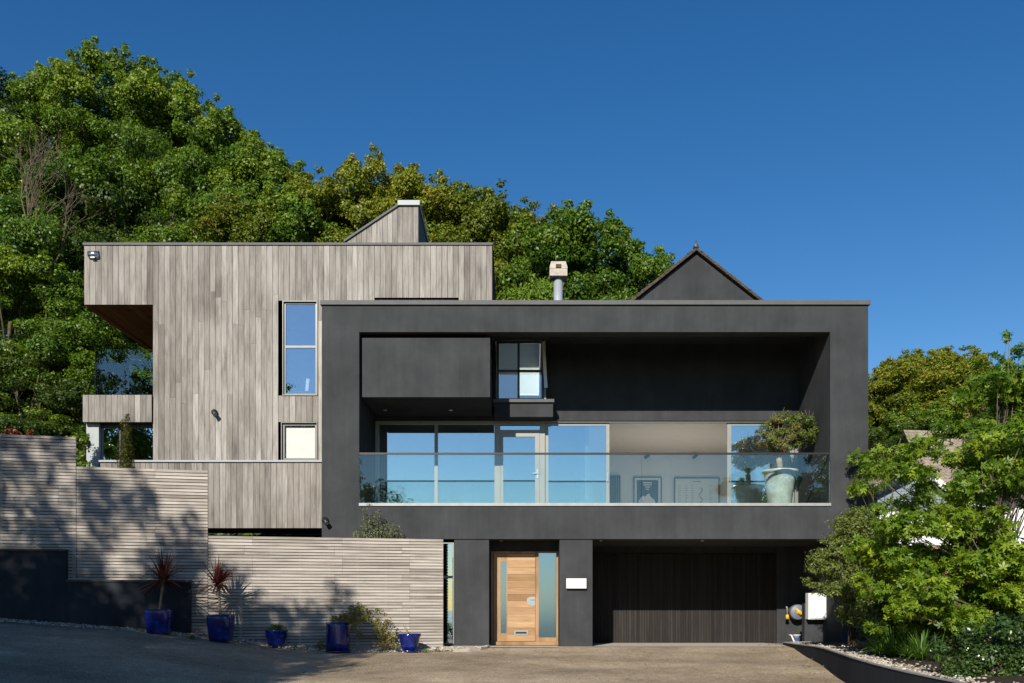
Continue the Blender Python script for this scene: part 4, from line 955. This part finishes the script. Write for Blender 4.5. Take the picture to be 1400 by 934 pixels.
# feathery bush against the black frame
Y = -2.6; lst = []
for i in range(105):
    f = random.random(); y = 700+170*f; xl = np.interp(y, [700, 740, 780, 800, 816, 870], [1158, 1138, 1120, 1124, 1145, 1160]); xr = np.interp(y, [700, 740, 870], [1195, 1215, 1225]); lst.append((random.uniform(xl, xr), y, random.uniform(9, 20)))
for (x, y) in ((1108, 792), (1115, 780), (1122, 760), (1130, 745), (1138, 725), (1150, 712), (1160, 700), (1106, 800), (1112, 797), (1118, 800), (1125, 770), (1116, 768), (1132, 752), (1144, 735), (1128, 740)): lst.append((x, y, 7))
bush('feathery_bush', 'fine leaved feathery bush in front of the lower right of the black frame', 'bush', PX(1165, Y), Y, bedz(PX(1165, Y), Y), pxblobs(lst, Y, 0.4), 7500, 0.06, M_LEAF_F, 20, aspect=0.42, rad=0.012, up=0.3, flat=0.55)
# maple in the foreground
def maple(label, px, Yb, lst, dens, ls, zb=None, seed=1, tr=0.09):
    X = PX(px, Yb); zb = bedz(X, Yb) if zb is None else zb; r = random.Random(seed); blobs = pxblobs(lst, Yb, 0.75)
    t = thing('maple_tree', label, 'tree', (X, Yb, zb))
    P, Nn, T, Z = blob_leaves(blobs, dens, ls, 0.6, 0.6, 0.55, 0.22)
    link('crown', leafmesh('crown', P-np.array([X, Yb, zb]), Nn, Z, T, M_LEAF_B, lobed=True), t)
    m = MB(); top = max(b[0][2] for b in blobs); tp = [Vector((X+0.1*math.sin(k*1.3), Yb+0.08*math.cos(k*2), zb-0.2+(top-zb)*0.85*k/6)) for k in range(7)]
    m.tube(tp, [tr*(1-0.13*k) for k in range(7)], 10)
    for (c, br, _t) in blobs[::2]:
        c = Vector(c); k = max(0, min(5, int(6*(c.z-zb)/(top-zb)*0.7))); s0 = tp[k]; mid = s0.lerp(c, 0.5)+Vector((r.uniform(-.1, .1), 0, 0.12)); m.tube([s0, mid, c], [tr*0.22, tr*0.12, tr*0.05], 6)
        for _ in range(3): m.tube([c, c+Vector((r.gauss(0, 1), r.gauss(0, 1), r.gauss(0, .4))).normalized()*br], [tr*0.08, tr*0.02], 4)
    m.build('trunk', M_BARK2, t, True); return t
lst = []
rr = random.Random(21)
for i in range(230):
    y = rr.uniform(600, 862); f = (y-600)/262; x0 = np.interp(y, [600, 640, 690, 740, 790, 862], [1250, 1195, 1185, 1195, 1185, 1215]); x = rr.uniform(x0, 1440)
    if 1195 < x < 1262 and 690 < y < 742 and rr.random() < 0.8: continue       # gap where the white gable shows
    if x > 1372 and 690 < y < 748 and rr.random() < 0.6: continue
    if 1215 < x < 1335 and 590 < y < 690 and rr.random() < 0.8: continue
    lst.append((x, y, rr.uniform(12, 30)))
maple('bright green maple with star shaped leaves in the right foreground', 1364, -6.8, lst, 2300, 0.115, seed=5, tr=0.08)
lst = []
for i in range(75):
    y = rr.uniform(478, 640); x0 = np.interp(y, [478, 500, 540, 600, 640], [1370, 1345, 1305, 1290, 1310]); lst.append((rr.uniform(x0+12, 1440), y, rr.uniform(12, 24)))
for (x, y) in ((1357, 480), (1358, 468), (1375, 478), (1376, 464), (1352, 492), (1395, 486), (1398, 474)): lst.append((x, y, 6))
maple('taller bright green tree at the right edge with thin upright top shoots', 1367, -3.5, lst, 1500, 0.13, zb=0.3, seed=9, tr=0.07)
lst = []
for i in range(34): lst.append((rr.uniform(1187, 1270), rr.uniform(590, 705), rr.uniform(8, 20)))
maple('young green tree between the black frame and the white gable', 1216, -1.0, [q for q in lst if q[0] < 1236 and not (1215 < q[0] and q[1] > 650)], 1900, 0.11, zb=0.3, seed=12, tr=0.05)
# strap leaved clumps
def strap(name, label, X, Y, z, n, L, w, mat, group=None, spread=1.0, cat='plant', up=0.0, start=0.0, elev=None):
    t = thing(name, label, cat, (X, Y, z), 0, group); m = MB()
    for i in range(n):
        a = random.uniform(0, 6.28); l = L*random.uniform(0.55, 1.1); sp = spread*random.uniform(0.25, 1.0); e0 = random.uniform(0.5, 1.45) if elev is None else random.uniform(*elev)
        p = Vector((X+0.03*math.cos(a), Y+0.03*math.sin(a), z+start)); d = Vector((math.cos(a)*math.cos(e0), math.sin(a)*math.cos(e0), math.sin(e0))); side = Vector((-math.sin(a), math.cos(a), 0)); tone = random.random(); prev = None
        for k in range(6):
            ww = w*(1-(k/5)**2)*0.5+0.001; ww *= 0.6+0.4*min(1, k); cur = (p-side*ww, p+side*ww)
            if prev: m.face([prev[0], prev[1], cur[1], cur[0]], 0, tone)
            prev = cur; p = p+d*(l/5); d = (d+Vector((0, 0, -0.22*sp))).normalized()
    return t, m
def clump(label, px, y, Y, n, L, w, group): 
    X = PX(px, Y); z = bedz(X, Y); t, m = strap('strap_leaf_plant', label, X, Y, z, n, L, w, M_LEAF_T, group, 1.5); m.build('leaves', M_LEAF_T, t)
for lab, px, Y in (('first green strap leaf clump from the feathery bush', 1203, -5.9), ('second green strap leaf clump from the feathery bush', 1222, -6.4), ('middle green strap leaf clump behind the curved wall', 1242, -6.7), ('fourth green strap leaf clump, beside the narrow leaf clump', 1260, -7.2)):
    clump(lab, px, 890, Y, 90, 0.5, 0.024, 'strap leaf clumps along the garden wall')
clump('narrow leaved pale clump next to the dark shrub', 1282, 890, -7.6, 50, 0.42, 0.016, 'strap leaf clumps along the garden wall')
# dark shrubs bottom right
lst = [(rr.uniform(1285, 1440), rr.uniform(845, 960), rr.uniform(9, 24)) for i in range(70)]
lst = [q for q in lst if q[1] > np.interp(q[0], [1280, 1310, 1360, 1440], [905, 862, 846, 840])]
bush('dark_shrub', 'dense dark glossy shrub in the bottom right corner', 'shrub', PX(1360, -9.6), -9.6, bedz(PX(1360, -9.6), -9.6), pxblobs(lst, -9.6, 0.35), 11000, 0.045, M_LEAF_S, 16)
lst = [(rr.uniform(1190, 1430), rr.uniform(752, 880), rr.uniform(12, 24)) for i in range(110)]
bush('shade_shrub', 'dark broad shrub in the shade behind the maple trunk', 'shrub', PX(1270, -4.6), -4.6, bedz(PX(1270, -4.6), -4.6), pxblobs(lst, -4.6, 0.4), 5200, 0.065, M_LEAF_D, 12)

# ------------------------------------------------------------------ neighbouring bungalow
yN = 7.0; NB = thing('bungalow', 'white gabled neighbouring house with a brown tiled roof behind the trees', 'house', (PX(1270, yN), yN, 0.8))
q = lambda x, y, Y=yN: (PX(x, Y), PZ(y, Y))
ax, az = q(1252, 637); lx0, lz0 = q(1192, 668); rx_, rz_ = q(1330, 690)
wl, wr = lx0+0.25, rx_-0.2; ztop = lambda x: np.interp(x, [lx0, ax, rx_], [lz0, az, rz_])-0.1
m = MB(); m.prism([(wl, 0), (wr, 0), (wr, ztop(wr)), (ax, az-0.1), (wl, ztop(wl))], yN+0.25, 16)
m.build('wall', M_WHITE, NB)
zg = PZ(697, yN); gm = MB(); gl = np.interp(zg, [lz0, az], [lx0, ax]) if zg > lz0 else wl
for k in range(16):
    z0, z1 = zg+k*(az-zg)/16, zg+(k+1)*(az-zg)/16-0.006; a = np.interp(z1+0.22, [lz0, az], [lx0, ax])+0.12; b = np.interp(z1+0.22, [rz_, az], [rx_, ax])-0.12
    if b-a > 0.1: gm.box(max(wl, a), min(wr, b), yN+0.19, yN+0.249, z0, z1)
gm.build('gable_shade_boarding', plain('shade_blue_boarding', (0.20, 0.245, 0.28), 0.7), NB)  # blue shade on the upper gable put into the colour of these boards
bx('brick_base', M_BRICK, NB, (wl-0.3, wr+2, yN+0.18, yN+0.24, 0, PZ(745, yN)))
m = MB()
for (x0, z0, x1, z1) in ((lx0, lz0, ax, az), (ax, az, rx_, rz_)):
    m.hexa([(x0, yN-0.1, z0), (x1, yN-0.1, z1), (x1, 16, z1), (x0, 16, z0), (x0, yN-0.1, z0+0.12), (x1, yN-0.1, z1+0.12), (x1, 16, z1+0.12), (x0, 16, z0+0.12)])
# main roof slope facing the road
rf = [(PX(1235, 13), 13, PZ(592, 13)), (PX(1460, 13), 13, PZ(600, 13)), (PX(1480, 8.2), 8.2, PZ(690, 8.2)), (PX(1270, 8.2), 8.2, PZ(672, 8.2))]
m.hexa([rf[3], rf[2], rf[1], rf[0]]+[(p[0], p[1], p[2]+0.12) for p in (rf[3], rf[2], rf[1], rf[0])])
m.build('roof', M_TILE, NB)
m = MB()
for (x0, z0, x1, z1, mi) in ((lx0, lz0, ax, az, 1), (ax, az, rx_, rz_, 0)):
    m.hexa([(x0, yN-0.16, z0-0.2), (x1, yN-0.16, z1-0.2), (x1, yN-0.11, z1-0.2), (x0, yN-0.11, z0-0.2), (x0, yN-0.16, z0+0.03), (x1, yN-0.16, z1+0.03), (x1, yN-0.11, z1+0.03), (x0, yN-0.11, z0+0.03)], mi)
m.build('bargeboard', [M_PLASTW, M_DARKFR], NB)
sw = MB(); xr_ = PX(1475, 8.6)
for k in range(1):
    za, zb_ = PZ(676, 8.4)-0.05, PZ(596, 13)-0.1
    xl_ = PX(1235, 13)+0.15; sw.hexa([(xl_, 8.6, 0), (xr_, 8.6, 0), (xr_, 12.9, 0), (xl_, 12.9, 0), (xl_, 8.6, za-0.1), (xr_, 8.6, za-0.34), (xr_, 12.9, zb_-0.3), (xl_, 12.9, zb_-0.15)])
sw.build('side_wall', M_WHITE, NB)

n = 420; lx_, ly_ = [], []
for i in range(n):
    if i % 3: p = random.choice(cw[8:]); lx_.append(p[0]-abs(random.gauss(0.05, 0.35))); ly_.append(p[1]+random.uniform(-.3, .3))
    else: X = random.uniform(-10, 4); lx_.append(X); ly_.append((fence_y(X) if X < -1.4 else -0.4)-0.75-abs(random.gauss(0, 0.9)))
P = np.array([(x, y, gz(x, y)+0.03) for x, y in zip(lx_, ly_)])
M_LIT = foliage('fallen_leaf_brown', [(0.0, (0.12, 0.07, 0.03)), (0.6, (0.26, 0.17, 0.07)), (1.0, (0.34, 0.30, 0.10))], 0.1)
tag(link('fallen_leaves', leafmesh('fallen_leaves', P, rng.normal(size=(n, 3))*0.25+np.array([0, 0, 1]), rng.uniform(0.025, 0.06, n), rng.uniform(0, 1, n), M_LIT)), 'scattered fallen leaves and litter on the driveway', kind='stuff')
# ------------------------------------------------------------------ pots and planting
def pot(name, label, px, off, w_px, h_px, kind, mat, group='cobalt blue pots along the fence'):
    X, Y = on_fence(px, off); z = gz(X, Y)+0.02; s = S(Y); r = w_px/2/s; h = h_px/s
    t = thing(name, label, 'plant pot', (X, Y, z), 0, group); m = MB()
    if kind == 'square':
        def ring(hw, zz, rd):
            pts = []
            for k in range(32):
                a = 2*math.pi*k/32; c, q_ = math.cos(a), math.sin(a); e = 0.42
                pts.append((X+hw*math.copysign(abs(c)**e, c)*math.cos(0.0), Y+hw*math.copysign(abs(q_)**e, q_), z+zz))
            return pts
        prof = [(0.02, 0.03), (0.78, 0.0), (0.84, 0.06), (0.97, 0.6), (1.0, 0.9), (1.0, 1.0), (0.88, 1.0), (0.86, 0.9), (0.02, 0.88)]
        b = 0
        for i, (rr_, zz) in enumerate(prof): m.v += ring(r*rr_, h*zz, 0)
        for i in range(len(prof)-1):
            for k in range(32):
                q_ = (k+1) % 32; m.f.append((i*32+k, i*32+q_, (i+1)*32+q_, (i+1)*32+k)); m.m.append(0); m.t.append(0.5)
        m.build('pot_body', mat, t, True)
    else:
        prof = {'round': [(0, 0), (0.66, 0), (0.8, 0.2), (0.95, 0.65), (0.94, 0.85), (1.0, 0.9), (1.0, 1.0), (0.9, 1.0), (0.86, 0.86), (0, 0.86)],
                'cyl': [(0, 0), (0.97, 0), (0.99, 0.3), (1.0, 0.9), (1.0, 1.0), (0.9, 1.0), (0.88, 0.9), (0, 0.9)],
                'bowl': [(0, 0), (0.62, 0), (0.8, 0.3), (0.96, 0.8), (1.05, 0.88), (1.05, 1.0), (0.92, 1.0), (0.86, 0.85), (0, 0.85)],
                'urn': [(0, 0), (0.56, 0), (0.62, 0.05), (0.78, 0.5), (0.9, 0.9), (0.9, 0.93), (1.03, 0.95), (1.03, 1.0), (0.88, 1.0), (0.84, 0.92), (0, 0.92)]}[kind]
        m.lathe([(a*r, b*h) for a, b in prof], (X, Y, z), 40); m.build('pot_body', mat, t, True)
    m = MB(); m.lathe([(0, h*0.91), (r*0.86, h*0.9)], (X, Y, z), 24); m.build('soil', M_SOIL, t)
    return X, Y, z, r, h, t
def saucer(t, X, Y, z, r):
    m = MB(); m.lathe([(0, 0.0), (r*1.1, 0.0), (r*1.2, 0.03), (r*1.14, 0.03), (r*1.05, 0.012), (0, 0.012)], (X, Y, z-0.006), 36); m.build('saucer', M_BLUE, t, True)
G = 'red cordylines in blue pots'
for lab, pl, px, w, h, hy, nn, LL in (('tall square blue pot in front of the black wall', 'taller red cordyline with drooping leaves against the black wall', 218, 34, 33, 785, 150, 0.62), ('square blue pot with a pale rim in front of the slats', 'red cordyline on a thin stem casting its shadow on the slats', 302, 33, 35, 790, 120, 0.56)):
    X, Y, z, r, h_, t = pot('plant_pot', lab, px, 0.55, w, h, 'square', M_BLUE)
    zt = PZ(hy+8, Y); hx_ = X+(0.08 if px < 250 else -0.06)
    t, m = strap('cordyline', pl, hx_, Y, zt, nn, LL, 0.036, M_LEAF_R, G, 0.55, 'plant', elev=(-0.5, 1.5)); m.build('leaves', M_LEAF_R, t)
    m = MB(); m.tube([(X, Y, z+h_*0.88), (X+(hx_-X)*0.4, Y, z+h_*0.88+(zt-z-h_)*0.5), (hx_, Y, zt+0.05)], [0.028, 0.024, 0.03], 8); m.build('trunk', M_BARKP, t, True)
X, Y, z, r, h_, t = pot('plant_pot', 'small round blue pot with a low green tuft', 378, 0.45, 31, 23, 'round', M_BLUE)
t2, m = strap('green_tuft', 'low bright green tuft in the small round pot', X, Y, z+h_*0.9, 260, 0.2, 0.012, M_LEAF_T, None, 1.6, 'plant'); 
for i in range(len(m.v)): 
    v = m.v[i]; m.v[i] = v
m.build('leaves', M_LEAF_T, t2)
bl = [((X+random.uniform(-.16, .16), Y+random.uniform(-.12, .12), z+h_+random.uniform(0, .05)), random.uniform(.06, .1), random.uniform(.3, .7)) for _ in range(16)]
P, Nn, T, Z = blob_leaves(bl, 6000, 0.035, 0.7); link('foliage', leafmesh('foliage', P-np.array([X, Y, z+h_*0.9]), Nn, Z, T, M_LEAF_T), t2)
X, Y, z, r, h_, t = pot('plant_pot', 'straight sided cobalt blue cylinder pot on a saucer', 462, 0.5, 32, 40, 'cyl', M_BLUE); saucer(t, X, Y, z, r)
lst = [(470, 843, 9), (482, 836, 10), (494, 832, 9), (490, 845, 11), (500, 846, 9), (478, 848, 9), (468, 848, 8), (505, 838, 6), (486, 858, 7), (492, 868, 6), (457, 846, 6)]
bush('trailing_shrub', 'trailing olive green shrub spilling from the cylinder pot', 'shrub', X, Y, z+h_*0.9, pxblobs(lst, Y, 0.12), 9000, 0.05, M_LEAF_Y, 11, bark=M_TWIG, rad=0.01)
Yb = Y+0.2; lst = [(518, 836, 6), (514, 848, 7), (520, 856, 10), (525, 868, 11), (532, 876, 9), (516, 866, 7), (538, 868, 6), (530, 850, 6), (520, 880, 7), (527, 840, 3), (540, 882, 5)]
bush('climbing_shrub', 'yellow and red tinted shrub growing against the slats between two pots', 'shrub', PX(525, Yb), Yb, gz(PX(525, Yb), Yb), pxblobs(lst, Yb, 0.08), 9000, 0.045, M_LEAF_Y, 11, bark=M_TWIG, rad=0.008)
lst = [(440, 878, 6), (436, 882, 4), (445, 884, 5), (432, 885, 3)]
bush('weed_clump', 'small yellowish weed at the left foot of the cylinder pot', 'plant', PX(438, Yb), Yb-0.1, gz(PX(438, Yb), Yb)+0.01, pxblobs(lst, Yb-0.1, 0.05), 6000, 0.045, M_LEAF_Y, 4, rad=0.006)
X, Y, z, r, h_, t = pot('plant_pot', 'wide glossy blue pot with a nearly bare plant near the fence end', 560, 0.55, 30, 24, 'bowl', M_BLUE); saucer(t, X, Y, z, r)
t = thing('dry_plant', 'nearly bare plant of a few thin stems in the wide blue pot', 'plant', (X, Y, z+h_*0.88)); m = MB()
for k in range(6): a = random.uniform(0, 6.28); m.tube([(X+0.05*math.cos(a), Y+0.05*math.sin(a), z+h_*0.85), (X-0.05+0.12*math.cos(a), Y+0.1*math.sin(a), z+h_+0.08), (X-0.1+0.16*math.cos(a), Y+0.12*math.sin(a), z+h_+random.uniform(.12, .3))], [0.006, 0.005, 0.003], 5)
m.build('stem', M_TWIG, t)
# weeds along the verge
for lab, px, off, k in (('tiny weed right of the small round pot', 402, 0.5, 5), ('tiny weed beside the wide blue pot', 583, 0.75, 5), ('tiny weed by the last slats at the fence end', 598, 0.6, 4), ('tiny weed between the two cordyline pots', 262, 0.7, 5)):
    X, Y = on_fence(px, off); z = gz(X, Y)+0.01
    bl = [((X+random.uniform(-.06, .06), Y+random.uniform(-.05, .05), z+0.03), random.uniform(.03, .06), random.uniform(.4, .8)) for _ in range(k)]
    bush('weed', lab, 'weed', X, Y, z, bl, 9000, 0.03, M_LEAF_T, 4, 'weeds on the pebble strip', rad=0.003)
# balcony pot and tree
X, Y = PX(1067, 0.9), 0.95; z = ZF+0.03; s = S(Y)
t = thing('plant_pot', 'large pale grey green pot behind the right end of the glass', 'plant pot', (X, Y, z)); r, h_ = 23.5/s, 0.86
m = MB(); m.lathe([(a*r, b*h_) for a, b in [(0, 0), (0.6, 0), (0.64, 0.04), (0.86, 0.78), (0.9, 0.92), (1.03, 0.94), (1.05, 0.97), (1.03, 1.0), (0.88, 1.0), (0.84, 0.92), (0, 0.92)]], (X, Y, z), 48); m.build('pot_body', M_POTG, t, True)
m = MB(); m.lathe([(0, h_*0.925), (r*0.84, h_*0.92)], (X, Y, z), 24); m.build('soil', M_SOIL, t)
rr = random.Random(4); lst = []
for i in range(130):
    a = rr.uniform(0, 6.28); q_ = math.sqrt(rr.random()); lst.append((1075+35*q_*math.cos(a), 593+22*q_*math.sin(a), rr.uniform(4, 8)))
for (x, y) in ((1070, 568), (1074, 563), (1092, 572), (1104, 574), (1062, 573)): lst.append((x, y, 3.5))
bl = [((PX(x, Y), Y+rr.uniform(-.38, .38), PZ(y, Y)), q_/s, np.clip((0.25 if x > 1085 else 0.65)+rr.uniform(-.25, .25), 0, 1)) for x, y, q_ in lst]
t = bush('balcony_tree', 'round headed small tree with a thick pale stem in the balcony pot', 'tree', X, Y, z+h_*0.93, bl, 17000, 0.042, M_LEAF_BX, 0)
m = MB(); b0 = Vector((X, Y, z+h_*0.9)); ft = Vector((X-0.02, Y, PZ(626, Y)))
m.tube([b0, b0.lerp(ft, .5)+Vector((0.015, 0, 0)), ft], [0.075, 0.06, 0.07], 12)
for (c, q_, _t) in bl[::4]: c = Vector(c); m.tube([ft, ft.lerp(c, .5)+Vector((0, 0, .06)), c], [0.010, 0.006, 0.003], 5)
for k in range(110):
    c = Vector(rr.choice(bl)[0]); m.tube([c, c+Vector((rr.uniform(-.16, .16), rr.uniform(-.12, .12), rr.uniform(0, .2)))], [0.004, 0.002], 4)
m.build('trunk', M_TWIG, t, True)
# olive shrub behind the fence end, slim cypress, red bush
Y = -0.42; lst = [(505, 720, 14), (520, 725, 15), (535, 728, 13), (498, 735, 14), (512, 738, 15), (545, 732, 8), (500, 708, 9), (512, 708, 8), (497, 697, 5), (505, 690, 4), (530, 716, 7), (488, 730, 8), (540, 722, 6), (515, 700, 5), (540, 745, 12), (490, 748, 12)]
bush('olive_shrub', 'grey green olive shrub rising behind the low fence', 'shrub', PX(512, Y), Y, gz(PX(512, Y), Y), pxblobs(lst, Y, 0.12), 5500, 0.06, M_LEAF_OL, 14, aspect=0.3, rad=0.02)
Y = -0.6; lst = []
for k in range(26): f = k/25; lst.append((172+random.uniform(-2.5, 2.5), 568+f*120, 4.0+7.0*min(1, f*2.2)))
bush('slim_cypress', 'slim columnar cypress in front of the lower corner window', 'tree', PX(172, Y), Y, gz(PX(172, Y), Y), pxblobs(lst, Y, 0.05), 15000, 0.05, M_LEAF_C, 1, up=1.2, aspect=0.3, rad=0.03)
Y = 1.5; lst = [(x, 594+random.uniform(-4, 6), random.uniform(4, 7)) for x in range(-30, 42, 5)]
bush('red_bush', 'red leaved bush showing over the tall left fence', 'bush', PX(10, Y), Y, hill(PX(10, Y), Y), pxblobs(lst, Y, 0.3), 2600, 0.08, M_LEAF_RED, 10)
Y = 1.0; lst = [(112+random.uniform(-9, 9), random.uniform(595, 650), random.uniform(7, 12)) for _ in range(14)]
bush('corner_bush', 'green bush in the gap between the tall fence and the corner post', 'bush', PX(108, Y), Y, hill(PX(108, Y), Y), pxblobs(lst, Y, 0.2), 2600, 0.08, M_LEAF_G, 8)
X, Y = PX(22, -9.5), -9.5; z = gz(X, Y)
bush('weed', 'bright broad leaved weed at the very bottom left corner', 'weed', X, Y, z, [((X+random.uniform(-.1, .1), Y+random.uniform(-.1, .1), z+0.02+0.05*random.random()), random.uniform(.03, .06), random.uniform(.6, .9)) for _ in range(10)], 9000, 0.04, M_LEAF_T, 5, 'weeds on the pebble strip', rad=0.003)
# stone edging beside the narrow window
m = MB(); path = [(PX(668, -0.1), -0.12), (PX(664, -0.4), -0.42), (PX(655, -0.7), -0.72), (PX(640, -0.9), -0.95), (PX(620, -1.1), -1.1)]
for i in range(len(path)-1):
    a, b = Vector((*path[i], 0)), Vector((*path[i+1], 0)); d = (b-a).normalized(); nn = Vector((-d.y, d.x, 0))*0.04; z0, z1 = -0.2, gz(a.x, a.y)+0.05
    b = b-d*0.006
    m.hexa([(a-nn)+Vector((0, 0, z0)), (b-nn)+Vector((0, 0, z0)), (b+nn)+Vector((0, 0, z0)), (a+nn)+Vector((0, 0, z0)), (a-nn)+Vector((0, 0, z1)), (b-nn)+Vector((0, 0, z1)), (b+nn)+Vector((0, 0, z1)), (a+nn)+Vector((0, 0, z1))])
tag(m.build('kerb_stones', M_CONC), kind='structure')
grid_sheet('threshold_paving', [PX(606, 0), PX(640, 0), PX(668, 0), 1.0], [-0.35, -0.12, 0.05], lambda x, y: gz(x, y)+0.022, M_CONC)
grid_sheet('garage_apron', list(np.linspace(1.8, 6.3, 10)), [-0.15, 0.6, 1.5, 2.74], lambda x, y: gz(x, y)+0.016, M_CONC)

# ------------------------------------------------------------------ light, sky, camera
v = Vector((0.28, 1.0, -0.58)).normalized()
el = math.asin(-v.z)
sd = bpy.data.lights.new('sun', 'SUN'); sd.energy = 5.0; sd.angle = R(0.53); sd.color = (1.0, 0.93, 0.82)
so = bpy.data.objects.new('sun', sd); COL.objects.link(so); so.rotation_euler = v.to_track_quat('-Z', 'Y').to_euler(); so.location = (-20, -40, 30)
w = bpy.data.worlds.new('World'); scene.world = w; w.use_nodes = True; nt = w.node_tree
sky = nt.nodes.new('ShaderNodeTexSky'); sky.sky_type = 'NISHITA'; sky.sun_disc = False; sky.sun_elevation = el; sky.sun_rotation = math.atan2(-v.x, -v.y)
sky.air_density = 1.0; sky.dust_density = 0.1; sky.ozone_density = 2.3; sky.altitude = 50
bg = nt.nodes['Background']; bg.inputs['Strength'].default_value = 0.085; hs = nt.nodes.new('ShaderNodeHueSaturation'); hs.inputs['Saturation'].default_value = 1.36; hs.inputs['Hue'].default_value = 0.505; nt.links.new(sky.outputs[0], hs.inputs['Color']); nt.links.new(hs.outputs[0], bg.inputs['Color'])
cam = bpy.data.cameras.new('camera'); co = bpy.data.objects.new('camera', cam); COL.objects.link(co); scene.camera = co
co.location = (0, -CD, EYE); co.rotation_euler = (R(90), 0, 0); cam.sensor_width = 36; cam.lens = F/1400*36; cam.shift_y = (825-467)/1400; cam.clip_start = 0.1; cam.clip_end = 2000
scene.view_settings.view_transform = 'Standard'; scene.view_settings.look = 'None'; scene.view_settings.gamma = 1; scene.view_settings.exposure = 0.35
scene.view_settings.use_curve_mapping = False
scene.render.engine = 'CYCLES'; cy = scene.cycles
cy.max_bounces = 10; cy.transparent_max_bounces = 16; cy.diffuse_bounces = 3; cy.glossy_bounces = 5; cy.use_denoising = True; cy.caustics_reflective = False; cy.caustics_refractive = False
cy.sample_clamp_indirect = 6
